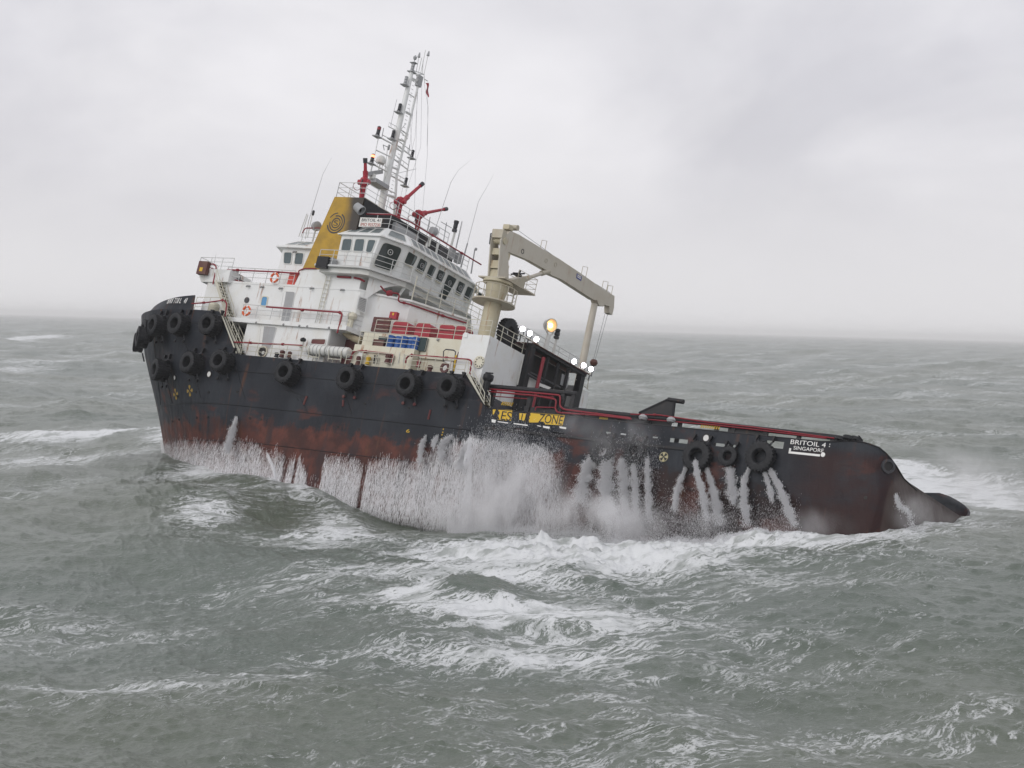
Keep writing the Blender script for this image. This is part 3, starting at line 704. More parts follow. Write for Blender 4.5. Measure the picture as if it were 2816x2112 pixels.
# big round fairlead opening and other fittings at the rail
disc(q1(1513,1295),-6.41,.36,'letter_black','round_opening',house,.04)
f_=MB().lathe([(.36,0),(.44,0),(.44,.1),(.36,.1)],LY(q1(1513,1295),-6.42),(0,-1,0),20,close=True).build('opening_rim','cream_paint',house)
disc(q1(1520,1305),-6.46,.13,'white_gear','drum_end',house,.06)
# wall lamps
lampm=MB().box((0,0,0),(.3,.12,.07)).lathe([(.04,0),(.07,.02),(.075,.12),(.04,.15)],(0,-.1,-.03),(0,-.6,-.8),10).mesh('wall_lamp','grey_metal')
for p,y in ((q1(1355,575),-5.98),(q1(1505,585),-5.98),(q1(1708,600),-5.98),(q1(2045,600),-5.98),(q1(1455,970),-6.5),(q1(1752,990),-6.5),(q1(1925,1005),-6.5),(q1(2010,1010),-6.5),(qc(290,250),-5.98),(qc(60,965),-6.5),(qd(190,780),-5.95)):
    shared('wall_lamp',lampm,house,LY(p,y))
for p in (qc(1265,405),):
    shared('wall_lamp',lampm,house,LX(p,17.6))
# ventilation louvre on the aft corner
cn=[(605,385),(745,430),(700,690),(555,615)]
P=[LP(qc(*c),(16.78,-5.28,7),np.array([.80,-.60,0])) for c in cn]; P=[p+np.array([.06,-.05,0]) for p in P]
lv=window(house,P,'white_paint','letter_black','louvre',fw=.08,out=(1,-1,0),r=.02)
for i in range(8):
    t=(i+.5)/8; a=P[0]*(1-t)+P[3]*t; b=P[1]*(1-t)+P[2]*t; MB().box((a+b)/2+np.array([.05,-.04,0]),(.1,np.linalg.norm(b-a)*.95,.045),None if False else [[1,0,0],list((b-a)/np.linalg.norm(b-a)),[0.3,0,1]]).build('slat','white_paint',lv,smooth=False)
# vertical ladder on the side wall
def ladder(pa,pb,y,name='wall_ladder',w=.4,parent=house,mat='rail_white'):
    A=LY(pa,y); Bq=LY(pb,y); Bq[0]=A[0]; e=part_empty(name,parent)
    for s in (-w/2,w/2): MB().tube([A+[s,0,0],Bq+[s,0,0]],.03,5).build('rail',mat,e)
    rm=MB().tube([(-w/2,0,0),(w/2,0,0)],.022,4).mesh('rung',mat); k=int(abs(A[2]-Bq[2])/.3)
    for i in range(1,k): shared('rung',rm,e,A+(Bq-A)*i/k)
ladder(q2(545,1060),q2(460,1490),-6.02)
# mushroom vents and the horn-shaped duct
def vent(p,y,r,h,mat,pm='white_gear',name='mushroom_vent'):
    c=LY(p,y); o=MB().tube([c-[0,0,h],c],r*.55,8).build(name,pm,house)
    MB().lathe([(.02,-r*.6),(r*.8,-r*.5),(r,0),(r*.8,r*.55),(.02,r*.85)],c,(0.0,-.25,1),14).build('vent_head',mat,o)
vent(q1(1950,1165),-6.9,.22,.8,'black_paint'); vent(qc(470,760),-6.1,.38,1.2,'cream_paint','cream_paint')
MB().tube(Yp([qc(330,1075),qc(420,1140),qc(540,1200),qc(660,1240)],-5.6),.2,10,r2=.27).build('exhaust_duct','under_deck',house)
MB().tube(Yp([qd(1010,1150),qd(1010,1151)],-6.62),.02,4)
mw=MB().lathe([(.03,0),(.42,0),(.42,.07),(.03,.07)],LY(qd(955,1215),-6.66),(0,-1,0),24); mw=mw.build('spare_wheel','cream_paint',house)
for k in range(10):
    t=k*.63; MB().lathe([(.01,0),(.045,0),(.045,.02),(.01,.02)],LY(qd(955,1215),-6.735)+[.3*math.cos(t),0,.3*math.sin(t)],(0,-1,0),6).build('hole','letter_black',mw)
# hoops, tall door frame and pipes on the tank wall
MB().tube(Yp([qd(270,1200),qd(280,1010),qd(320,975),qd(470,990),qd(505,1020),qd(490,1200)],-5.98),.05,6).build('pipe_hoop','dark_steel',house)
P=Yp([qd(300,985),qd(480,1000),qd(440,1380),qd(255,1380)],-5.9); MB().prism(P,(0,.02,0)).build('tank_door','white_paint',house,smooth=False)
MB().tube(Yp([qd(520,1090),qd(475,1400)],-6.0),.09,8).build('standpipe','yellow_paint',house)
MB().tube(Yp([qd(580,1030),qd(550,1110),qd(520,1400)],-6.05),.1,8).build('standpipe','brown_panel',house)
for p0_,p1_ in ((qc(1465,1470),qc(1440,1650)),(qc(1380,1440),qc(1350,1650))): MB().tube([LY(p0_,-6.64),LY(p1_,-6.64)],.025,5).build('conduit','white_gear',house)
for p,mt,r,h in ((qc(780,1570),'yellow_paint',.17,.55),(qc(600,1580),'brown_panel',.2,.6),(qc(1160,1540),'brown_panel',.22,.6),(qc(1740,1640),'red_pipe',.16,.45),(q1(1725,1305),'brown_panel',.2,.45),(q1(1805,1315),'brown_panel',.16,.4),(q1(1665,1320),'dark_steel',.18,.3),(qd(20,1330),'brown_panel',.2,.5)):
    c=LY(p,-6.85); MB().lathe([(.02,-h*.7),(r,-h*.7),(r*.7,-h*.2),(r,0),(r*.95,h*.3),(.3*r,h*.42),(.02,h*.42)],c,(0,0,1),12).build('valve',mt,house)
for a_ in (895,945):
    MB().tube([LY(qc(a_+12,1500),-6.8),LY(qc(a_-10,1655),-6.8)],.06,8).build('gas_bottle','black_paint',house)
P=Yp([qc(590,1440),qc(680,1450),qc(660,1560),qc(545,1540)],-6.9); MB().prism(P,(0,.03,0)).build('notice_board','white_gear',house,smooth=False)
# anchor ring hung by the tank door
MB().lathe([(.2,-.06),(.36,-.07),(.36,.07),(.2,.06)],LY(qd(300,1325),-6.9),(0,-1,0),24,close=True).build('ring_buoy_holder','brown_panel',house)
# deck railings
railing(house,[(7.7,-7.15,3.38),(14.6,-7.15,3.38)],1.0); railing(house,[(17.3,-7.15,3.38),(21.3,-7.15,3.38)],1.0); railing(house,[(22.3,-7.15,3.38),(27.4,-7.15,3.38)],1.0)
railing(house,[(6.2,-6.5,6.27),(16.0,-6.5,6.27),(16.5,-5.2,6.27)],1.05,mat='rail_pale')
railing(house,[(3.3,-5.95,9.2),(9.8,-5.95,9.2)],1.05,mat='rail_pale')
railing(house,[(1.75,-6.75,6.45),(4.8,-7.15,6.45)],1.1)
railing(house,[(.3,-5.9,9.95),(3.8,-6.1,9.95)],.95,mat='rail_pale')
railing(house,[(.3,-5.9,9.95),(.3,-3.9,9.95)],.95,mat='rail_pale')
railing(house,[(18.0,-5.72,6.1),(26.2,-5.72,6.1)],1.0)
railing(house,[(17.5,-6.52,5.0),(22.4,-6.52,5.0),(22.4,-5.85,5.0)],.95)
railing(house,[(26.3,-6.52,6.33),(28.3,-6.52,6.33),(28.3,-2.4,6.33)],1.05)
railing(house,[(28.3,-2.35,7.15),(28.3,4.9,7.15)],1.0,mat='rail_pale')
railing(house,[(19.1,-3.85,9.2),(21.4,-.2,9.2),(21.5,2.5,9.2)],1.1,sp=1.2)
MB().tube([(19.1,-3.85,8.9),(19.1,-3.85,11.0)],.045,6).build('stanchion','rail_white',house)
# fire mains on the house
F_=part_empty('fire_main',house)
pipe(F_,Yp([q1(1125,402),q1(1660,425),q1(1905,445)],-5.98),.075,couple=Yp([q1(1238,405),q1(1675,432)],-5.98))
pipe(F_,Yp([q1(1095,515),q1(1120,405)],-5.98),.07)
pipe(F_,Yp([q1(1905,440),q1(1900,415),q1(1960,388),q1(2090,390)],-5.97),.06)
pipe(F_,Yp([q1(840,340),q1(985,342),q1(1008,375),q1(970,560)],-6.1),.07,couple=Yp([q1(935,340)],-6.1))
pipe(F_,Yp([q1(930,375),q1(1100,450),q1(1130,490),q1(1310,540)],-5.6),.05)
pipe(F_,Yp([q1(1550,805),q1(2212,855)],-6.52)+[LY(qc(240,685),-6.6),LY(qc(285,720),-6.6),LY(qc(190,1080),-6.6)],.075,couple=Yp([q1(1940,840),qc(240,690)],-6.55))
pipe(F_,Yp([q1(740,770),q1(870,762),q1(1095,732),q1(1122,775),q1(1100,910)],-7.15),.065,couple=Yp([q1(870,760),q1(1075,735)],-7.15))
pipe(F_,Yp([q1(1200,1188),q1(1940,1225)],-7.12),.07,couple=Yp([q1(1380,1195),q1(1730,1212)],-7.12))
pipe(F_,Yp([qc(440,1600),qc(480,1440),qc(620,1410),qc(1230,1480),qc(1260,1510),qc(1215,1659)],-6.75),.075,couple=Yp([qc(725,1430)],-6.75))
pipe(F_,Yp([qc(1490,1650),qc(1500,1560),qc(1560,1500),qc(2100,1530)]+[qd(190,1120),qd(330,1135),qd(760,1165),qd(808,1200),qd(765,1500)],-6.95),.075,couple=Yp([qc(1605,1500),qd(330,1135)],-6.95))
def Xp(l,x): return [LX(p,x) for p in l]
wl=lambda p:LP(p,(19.08,-3.95,9),np.array([3.66,-2.3,0]))
pipe(F_,[wl(qc(*p)) for p in ((1010,180),(1110,300),(1340,325),(1370,370),(1345,450),(1380,490),(1460,505))]+[wl(qa(*p)) for p in ((330,1085),(950,1300),(1400,1440))],.07,couple=[wl(qc(1460,505)),wl(qa(950,1300))])
MB().lathe([(.05,-.2),(.2,-.15),(.22,.15),(.05,.2)],wl(qc(1180,320)),(1,0,.2),10).build('hydrant','red_pipe',F_)
pipe(F_,Yp([qb(190,1250),qb(450,1265)],-5.99),.09); pipe(F_,Yp([qb(510,1270),qb(620,1290),qb(705,1340)],-5.99),.09)
MB().tube(Xp([q4(740,1215),q4(640,1650)],29.3),.13,10).build('red_pole','red_pipe',ship)

# ------------------------------------------------------------------ funnel and casing
fun=part_empty('funnel',ship)
block([(10.35,-5.92),(14.35,-5.92),(14.35,5.92),(10.35,5.92)],10.47,16.0,'casing','funnel_yellow',fun,top=[(11.66,-5.92),(14.38,-5.92),(14.38,5.92),(11.66,5.92)])
MB().prism([(14.42,-5.8,10.5),(14.42,5.8,10.5),(14.42,5.8,15.95),(14.42,-5.8,15.95)],(.05,0,0)).build('casing_back','black_paint',fun,smooth=False)
MB().span((14.47,-2.2,14.9),(14.75,.8,15.5)).build('back_plate','grey_metal',fun,smooth=False)
c=LX(q2(835,455),14.5); m=MB().lathe([(.30,-.5),(.36,.1),(.36,.14),(.3,.14),(.26,-.3),(.02,-.32)],c,(.75,.1,-.45),18); m.build('exhaust_outlet','grey_metal',fun)
lc=LY(q2(610,575),-5.93); lg=part_empty('funnel_emblem',fun)
for r,w,a0,a1 in ((.80,.11,-2.9,1.1),(.60,.09,-3.3,1.9),(.41,.09,-5.9,.3),(.80,.08,1.6,2.6)):
    m=MB(); K=30
    for i in range(K):
        t0=a0+(a1-a0)*i/K;t1=a0+(a1-a0)*(i+1)/K; g=lambda t,rr:lc+np.array([rr*math.cos(t),0,rr*math.sin(t)])
        m.quad(g(t0,r-w),g(t1,r-w),g(t1,r),g(t0,r))
    m.build('ring','letter_grey',lg,smooth=False)
lettering('S',lc+[-.2,-.004,-.2],(1,0,0),(0,0,1),.4,.4,'letter_grey',lg)
railing(fun,[(11.7,-5.8,16.0),(14.3,-5.8,16.0),(14.3,4.9,16.0)],1.15,mat='rail_pale')
railing(fun,[(11.7,-5.8,16.0),(11.7,2.0,16.0)],1.15,mat='rail_pale')

# ------------------------------------------------------------------ forward cabin
fw=part_empty('forward_cabin',ship)
y=-4.6
c4=[LY(q2(105,805),y),LY(q2(400,812),y),LY(q2(330,1000),y),LY(q2(80,1000),y)]
x0=c4[0][0]+.1; zt=c4[0][2]
block([(x0+.3,y),(9.9,y),(9.9,-y),(x0+.3,-y),(x0-.5,-2.5),(x0-.5,2.5)][::1] and [(x0+.15,y),(9.9,y),(9.9,-y),(x0+.15,-y),(x0-.8,2.5),(x0-.8,-2.5)],9.2,zt,'cabin_wall','white_paint',fw)
e=[LY(q2(60,835),y-.3),LY(q2(400,815),y-.3)]; rt=LY(q2(150,740),y)[2]
block([(x0-.25,y-.35),(9.9,y-.35),(9.9,4.95),(x0-.25,4.95),(x0-1.3,2.6),(x0-1.3,-2.6)],zt,zt+.12,'eave','white_paint',fw)
rf=block([(x0-.2,y-.3),(9.9,y-.3),(9.9,4.9),(x0-.2,4.9),(x0-1.25,2.6),(x0-1.25,-2.6)],zt+.12,zt+.85,'roof','white_paint',fw,top=[(x0+.9,y+.7),(9.9,y+.7),(9.9,3.9),(x0+.9,3.9),(x0,1.9),(x0,-1.9)])
A=np.array([x0-.2,y-.3,zt+.12]);Bq=np.array([9.9,y-.3,zt+.12]);C_=np.array([9.9,y+.7,zt+.85]);D=np.array([x0+.9,y+.7,zt+.85])
def onq(u,v): return (A*(1-u)+Bq*u)*(1-v)+(D*(1-u)+C_*u)*v
for a,b in ((.12,.38),(.44,.72)): window(fw,[onq(a,.82),onq(b,.82),onq(b,.2),onq(a,.2)],'white_gear','window_pale','skylight',out=(0,-1,1))
for c in ([(140,843),(212,845),(198,948),(135,945)],[(246,848),(318,852),(303,955),(230,950)]): window(fw,[LY(q2(*p),y-.004) for p in c],'white_gear','window_mid','window',out=(0,-1,0))
shared('wall_lamp',lampm,fw,LY(q2(235,835),y-.1))
railing(fw,[(x0+1.0,y+.8,zt+.87),(9.8,y+.8,zt+.87)],1.0,mat='rail_pale')
pipe(fw,[(x0+.9,y+.8,zt+1.5),(x0+1.1,y+.75,zt+1.9),(9.9,y+.75,zt+1.95)],.05)
c=LY(q2(430,605),y+1); ra=MB().lathe([(.3,-.25),(.36,-.1),(.36,.2),(.05,.3)],c,(1,-.4,0),16).build('searchlight','grey_metal',fw); MB().tube([c,c-[0,0,1.2]],.07,6).build('stand','white_gear',ra)
for a,b in (((345,490),(270,700)),((355,500),(290,705)),((395,490),(350,710)),((360,560),(330,720))):
    MB().tube([LY(q2(*a),y+.9),LY(q2(*b),y+.9)],.035,5).build('antenna','white_gear',fw)
MB().lathe([(.08,0),(.1,.1),(.1,.35),(.04,.4)],LY(q2(397,505),y+.9),(0,0,1),8).build('antenna_head','dark_steel',fw)

# ------------------------------------------------------------------ wheelhouse
wh=part_empty('wheelhouse',ship)
bot=sym([(13.45,-6.12),(16.5,-6.12),(17.62,-3.9)]); tp=sym([(13.45,-6.2),(16.95,-6.2),(18.0,-4.12)])
walls=block(bot,10.62,13.02,'wall','white_paint',wh,top=tp)
block(sym([(13.2,-6.42),(17.12,-6.42),(18.25,-4.2)]),13.02,13.1,'eave','white_paint',wh)
EV=[np.array([x,y_,13.1]) for x,y_ in sym([(13.25,-6.38),(17.08,-6.38),(18.2,-4.18)])]; TPp=[np.array([x,y_,13.95]) for x,y_ in sym([(14.2,-5.4),(16.75,-5.4),(17.4,-3.95)])]
block([(p[0],p[1]) for p in EV],13.1,13.95,'roof','white_paint',wh,top=[(p[0],p[1]) for p in TPp])
def panes(i,n,a0=.05,a1=.95,g=.18,mat='window_pale',lo=.22,hi=.86):
    A,Bq,C_,D=EV[i],EV[i+1],TPp[i+1],TPp[i]
    q=lambda u,v:(A*(1-u)+Bq*u)*(1-v)+(D*(1-u)+C_*u)*v
    nn=np.cross(Bq-A,D-A)
    for k in range(n):
        u0=a0+(a1-a0)*(k+g/2)/n; u1=a0+(a1-a0)*(k+1-g/2)/n
        window(wh,[q(u0,hi),q(u1,hi),q(u1,lo),q(u0,lo)],'white_gear',mat,'skylight',fw=.05,out=((A+Bq)/2-np.array([15,0,13])),r=.12,proud=.03)
panes(0,3); panes(1,1,.12,.92); panes(2,9,.04,.97); 
for c in ([(310,535),(478,538),(440,765),(265,760)],[(545,538),(715,540),(680,778),(500,770)],[(785,550),(930,560),(840,790),(735,780)]):
    window(wh,[LP(qb(*p),(13.5,-6.125,10.62),np.array([0,-2.4,-.08])) for p in c],'white_gear','window_mid','window',out=(0,-1,0))
c0=np.array([16.5,-6.12,10.62]); nch=np.cross(np.array([17.62,-3.9,10.62])-c0,np.array([16.95,-6.2,13.02])-c0); nch/=np.linalg.norm(nch)
if nch[0]<0: nch=-nch
cw=lambda p:LP(p,c0+nch*.02,nch)
ccen=cw(qb(1195,785))
window(wh,[cw(qb(*p)) for p in ((1070,590),(1430,710),(1230,1155),(865,1040))],'white_gear','window_dark','aft_door',out=nch,r=.3)
ring=MB().lathe([(.17,0),(.21,0),(.21,.05),(.17,.05)],ccen+nch*.02,nch,18,close=True); ring.lathe([(.01,.03),(.05,.03),(.05,.05),(.01,.05)],ccen+nch*.02,nch,8); ring.build('clear_view_screen','rail_pale',wh)
c1=np.array([17.62,-3.9,10.62]); nA=np.cross(np.array([17.62,3.9,10.62])-c1,np.array([18.0,-3.9,13.02])-c1); nA/=np.linalg.norm(nA)
if nA[0]<0: nA=-nA
aw=lambda p:LP(p,c1+nA*.01,nA)
AW=[([(300,75),(470,180),(375,370),(210,290)],0,'window'),([(525,200),(660,285),(575,490),(430,410)],1,'window'),([(715,318),(825,385),(730,590),(628,525)],0,'window'),([(875,415),(1000,480),(915,680),(800,620)],1,'window'),
([(1050,510),(1215,605),(985,1020),(865,945)],2,'aft_door'),([(1260,635),(1380,705),(1285,910),(1180,845)],1,'window'),([(1420,735),(1540,800),(1445,1010),(1340,945)],0,'window'),([(1625,850),(1720,905),(1690,960),(1610,925)],0,'window')]
for c,k,nm in AW:
    P=[aw(qa(*p)) for p in c]; w_=window(wh,P,'white_gear','window_dark',nm,fw=.06,out=nA,r=.14)
    if k!=2: MB().box(P[3]*.5+P[2]*.5+nA*.08+np.array([0,0,-.06]),(.12,np.linalg.norm(P[2]-P[3]),.04)).build('sill','cream_paint',w_,smooth=False)
    if k:
        cc=(P[0]+P[1]+P[2]+P[3])/4 if k==1 else P[0]*.36+P[1]*.36+P[2]*.14+P[3]*.14
        MB().lathe([(.15,0),(.19,0),(.19,.05),(.15,.05)],cc+nA*.02,nA,16,close=True).lathe([(.01,.03),(.05,.03),(.05,.05),(.01,.05)],cc+nA*.02,nA,8).build('clear_view_screen','grey_metal',w_)
    # pale curtain edge seen inside each pane
    if k<2: MB().prism([P[0]*.25+P[1]*.75+nA*.017,P[1]*.93+P[0]*.07+nA*.017-[0,0,.1],P[2]*.93+P[3]*.07+nA*.017+[0,0,.08],P[3]*.25+P[2]*.75+nA*.017],nA*.004).build('curtain','window_pale',w_,smooth=False)
# bridge wing deck with its beams and bracket
wd=[(12.2,-6.9),(16.2,-6.9),(17.0,-6.6),(18.7,-3.9)]
block(wd+[(18.75,3.9),(17.0,6.6),(12.2,6.9)],10.46,10.60,'wing_deck','rail_pale',wh)
block([(12.5,-6.6),(16.2,-6.6),(16.8,-6.35),(18.3,-3.9),(18.3,3.9),(16,6.3),(12.5,6.3)],10.1,10.455,'deck_beams','white_gear',wh)
railing(wh,[(12.4,-6.82,10.6),(16.15,-6.82,10.6),(16.9,-6.55,10.6),(18.62,-3.9,10.6),(18.66,3.9,10.6)],1.08,mat='rail_pale',sp=1.3)
c=LY(q2(490,935),-6.9); MB().box(c,(1.0,.25,.85)).build('side_light_screen','black_paint',wh,smooth=False)
c=LY(q2(575,930),-6.5); MB().box(c,(.5,.5,.5)).build('locker','grey_metal',wh,smooth=False)
a=np.array([16.42,-5.75,0]);b=np.array([18.1,-3.95,0]); pl=[]
for t in np.linspace(0,1,12): p=a+(b-a)*t; pl.append(np.array([p[0],p[1],8.25+1.85*math.sin(t*math.pi/2)**.8]))
pl+= [np.array([b[0],b[1],10.1]),np.array([a[0],a[1],10.1])]
MB().prism(pl,(.04,-.04,0)).build('wing_bracket','white_paint',wh,smooth=False)
MB().prism([(17.9,-3.7,10.1),(18.2,-3.7,10.1),(17.3,-3.7,8.6)],(0,.06,0)).build('wing_bracket','white_paint',wh,smooth=False)
MB().prism([(18.5,-3.6,9.9),(18.9,-3.6,9.9),(18.9,-3.6,9.6),(18.6,-3.6,9.6)],(0,.5,0)).build('flood_lamp','grey_metal',wh,smooth=False)
railing(wh,[(14.3,-5.3,13.95),(16.7,-5.3,13.95),(17.3,-3.95,13.95),(17.35,4.0,13.95)],1.1,mat='rail_pale')
pipe(wh,[(13.3,-5.35,14.95),(16.75,-5.35,15.0),(17.35,-3.95,15.0),(17.42,5.5,15.0)],.07,couple=[(17.38,-1.0,15.0),(17.38,2.9,15.0)])
# name board on the roof rail
sg=part_empty('name_board',wh); bd=[LY(qb(*p),-6.05) for p in ((630,122),(1045,138),(1012,305),(595,298))]
MB().prism(bd,(0,.04,0)).build('board','sign_board',sg,smooth=False)
def ln(s,pa,pb,ph,mat):
    a=LY(pa,-6.056);b2=LY(pb,-6.056);c=LY(ph,-6.056); lettering(s,a,(1,0,0),(0,0,1),b2[0]-a[0],c[2]-a[2],mat,sg)
ln('BRITOIL 41',qb(650,197),qb(1002,210),qb(660,142),'letter_grey'); ln('IMO 9257230',qb(628,284),qb(1000,296),qb(640,225),'letter_red')
# gear on the wheelhouse roof
for p,q,r in ((qa(1560,40),qa(1490,500),.045),(q2(1760,560),q2(1705,800),.03),(q2(1810,760),q2(1750,980),.05),(q2(1470,520),q2(1440,660),.03)):
    MB().tube([LX(p,16.5),LX(q,16.5)],r,6,r2=r*1.2).build('antenna','grey_metal',wh)
MB().lathe([(.02,-.1),(.11,-.06),(.11,.08),(.02,.14)],LX(qa(1580,40),16.5),(0,0,1),10).build('antenna_head','grey_metal',wh)
for p,q,r in ((q2(1700,640),q2(1650,830),.09),):
    MB().tube([LX(p,16.0),LX(q,16.0)],r,8).build('lantern_post','white_gear',wh)
    MB().lathe([(.05,-.3),(.2,-.3),(.2,-.1),(.1,-.08),(.17,0),(.17,.35),(.2,.4),(.2,.55),(.05,.6)],LX(q2(1697,620),16.0),(0,0,1),10).build('lantern','dark_steel',wh)
c=LX(q2(1490,650),15.2); MB().lathe([(.02,-.2),(.33,-.12),(.36,.1),(.3,.25),(.02,.3)],c,(.3,.9,0),14).lathe([(.3,.25),(.36,.1),(.38,.25),(.3,.34)],c,(.3,.9,0),14).build('searchlight','grey_metal',wh); MB().tube([c,c-[0,0,1.2]],.08,6).build('stand','white_gear',wh)
MB().tube(Xp([q2(1570,565),q2(1665,620)],16.0),.03,5).tube(Xp([q2(1620,570),q2(1590,750)],16.0),.035,5).build('wind_sensor','grey_metal',wh)
for p in ((1120,120),(1240,210),(950,100)):
    c=LX(qa(*p),16.2); MB().box(c,(.35,.5,.75)).build('roof_locker','grey_metal' if p[0]>1000 else 'dark_steel',wh,smooth=False)
for a_,b_ in ((1440,1580),(1540,1620),(1320,1420)): MB().tube([LX(q2(a_,760),15.6),LX(q2(a_-20,880),15.6)],.09,6).build('roof_vent','white_gear',wh)
# whip antennas
def whip(l,pl_,ax,parent=wh):
    P=[at(p,ax,pl_) for p in l]; MB().tube(P,.022,5,r2=.004).build('whip_antenna','grey_metal',parent)
whip([q2(360,560),q2(490,130),q2(570,-20)],-4.2,1,fw); whip([q2(1520,620),q2(1660,200),q2(1730,90),q2(1840,0)],15.9,0); whip([q2(1755,970),q2(1910,380),q2(1990,240),q2(2050,130)],17.0,0)
whip([q2(1690,880),q2(1770,550)],16.5,0); whip([q1(985,330),q1(1008,215)],-5.5,1)
# ------------------------------------------------------------------ winch shelter aft of the house
shl=part_empty('winch_shelter',ship)
MB().span((28.5,-2.35,6.95),(29.0,5.1,7.15)).build('roof_beam','black_paint',shl,smooth=False)
MB().span((27.2,-2.25,7.16),(29.1,5.2,7.2)).build('roof_plate','maroon',shl,smooth=False)
MB().span((27.25,-2.2,0.1),(27.35,4.9,7.1)).build('back_wall','black_paint',shl,smooth=False)
for y0 in (-2.3,4.55): MB().span((28.5,y0,.02),(28.95,y0+.5,6.94)).build('post','black_paint',shl,smooth=False)
MB().tube(Xp([q4(590,1330),q4(870,1470)],28.7),.14,8).build('brace','black_paint',shl)
MB().tube(Xp([q4(600,1350),q4(720,1420)],28.9),.09,8).build('brace','dark_steel',shl)
P=Xp([q4(585,1360),q4(800,1470),q4(600,1462),q4(560,1440)],28.6); MB().prism(P,(.03,0,0)).build('pale_panel','white_paint',shl,smooth=False)
P=Xp([q4(890,1350),q4(950,1380),q4(930,1470),q4(875,1440)],28.6); MB().prism(P,(.03,0,0)).build('pale_panel','grey_metal',shl,smooth=False)
P=Xp([q4(700,1425),q4(800,1465),q4(780,1480),q4(690,1450)],28.95); MB().prism(P,(.02,0,0)).build('notice','letter_white',shl,smooth=False)
for i in range(3): MB().tube([(28.75,.2+i*1.4,.1),(28.75,.2+i*1.4,6.9)],.12,6).build('strut','black_paint',shl)
P=Xp([q4(400,1580),q4(495,1590),q4(490,1608),q4(395,1598)],30.5)
n=6
for i in range(n):
    a=P[0]+(P[1]-P[0])*i/n; b=P[0]+(P[1]-P[0])*(i+.5)/n; MB().prism([a,b,b+[0,-.12,-.28],a+[0,-.12,-.28]],(.03,0,0)).build('hazard_stripe','yellow_paint',shl,smooth=False)
# stairs: near the bow and down to the working deck
def stair(pa,pb,y0,w,name,mat='rail_white',tread='wood_tread',hand=True,parent=house,n=None):
    a=LY(pa,y0); b=LY(pb,y0); e=part_empty(name,parent); d=b-a; L=np.linalg.norm(d); n=n or max(4,int(abs(d[2])/.24))
    for s in (0,w): MB().box((a+b)/2+[0,s,0],(L,.05,.22),[d/L,[0,1,0],np.cross(d/L,[0,1,0])]).build('stringer',mat,e,smooth=False)
    tm=MB().box((0,0,0),(.3,w-.06,.05)).mesh('tread',tread,False)
    for i in range(n): shared('tread',tm,e,a+d*(i+.5)/n+[0,w/2,0])
    if hand:
        for s in (0,w):
            up=np.array([-.15,0,.85]) if d[0]*d[2]<0 else np.array([.15,0,.85])
            m=MB().tube([a+[0,s,0],a+up+[0,s,0],b+up+[0,s,0],b+[0,s,0]],.03,5); m.tube([a+up*.5+[0,s,0],b+up*.5+[0,s,0]],.022,5); m.build('handrail',mat,e)
            pm=MB().tube([(0,0,0),tuple(up)],.024,4).mesh('baluster',mat)
            for i in range(1,4): shared('baluster',pm,e,a+d*i/4+[0,s,0])
    return e
stair(q1(1260,1310),q1(1085,900),-7.0,.75,'bow_stair',n=12)
stair(q1(1120,900),q1(1000,520),-6.6,.7,'bow_stair',n=11)
stair(q6(1615,665),q6(1755,940),-7.25,.7,'deck_stair','rail_white',n=9)
# ------------------------------------------------------------------ mast
mast=part_empty('mast',ship); XM=11.9
def Mx(*l): return [LX(q3(*p),XM) for p in l]
m=Mx((470,1440),(560,1010),(690,460),(742,240)); MB().tube(m,.29,14,r2=.15).build('mast_pole','white_paint',mast)
MB().tube([m[0],m[0]-[0,0,1.6]],.29,14).build('mast_foot','white_paint',mast)
m2=Mx((585,1520),(610,1150),(720,700),(800,350)); MB().tube(m2,.11,10,r2=.09).build('mast_leg','white_paint',mast)
# rungs of the mast ladder
for i in range(30):
    t=i/29; a=q3(545+(745-545)*t,1300+(330-1300)*t); P=LX((a[0]+2,a[1]),XM+.2); Q=LX((a[0]+7,a[1]+3),XM+.2)
    MB().tube([P,Q],.018,4).build('rung','grey_metal',mast)
for a,b,r in (((740,300),(790,325),.07),((745,320),(785,330),.06),((715,440),(760,470),.05),((690,600),(730,620),.1),((650,760),(710,800),.05),((625,840),(675,855),.08),((610,925),(655,945),.05),((570,1085),(620,1100),.09),((600,900),(660,960),.04),((560,1000),(640,1040),.04),((520,1325),(590,1345),.1),((525,1280),(590,1310),.05),((690,700),(640,760),.03)):
    MB().tube(Mx(a,b),r,6).build('crosspiece','white_paint',mast)
def spar(a,b,r=.05,h=0):
    P=Mx(a,b); m=MB().tube(P,r,6)
    if h: m.tube([p+[0,0,h] for p in P],r*.6,5); [m.tube([P[0]+(P[1]-P[0])*t,P[0]+(P[1]-P[0])*t+[0,0,h]],r*.5,4) for t in (0,.33,.66,1)]
    return m.build('spar','white_paint',mast)
spar((440,810),(580,885),.06,.0); spar((480,800),(600,860),.035); spar((610,890),(745,990),.06,.35); spar((430,935),(570,1000),.05,.0); spar((580,1010),(705,1105),.05,.35)
spar((395,1055),(520,1120),.06,.3); spar((545,1150),(680,1225),.06,.3); spar((535,725),(610,765),.04,.3); spar((560,1150),(780,1098),.025); spar((370,1180),(500,1215),.05); spar((640,770),(705,835),.03,.2)
P=Mx((380,1215),(500,1245)); MB().box((P[0]+P[1])/2,(1.0,np.linalg.norm(P[1]-P[0]),.3)).build('radar_platform','grey_metal',mast,smooth=False)
for a,b in (((450,820),(375,1170)),((725,1000),(690,1200)),((395,1060),(365,1170)),((530,900),(495,1220))): MB().tube(Mx(a,b),.035,5).build('stay_rod','white_paint',mast)
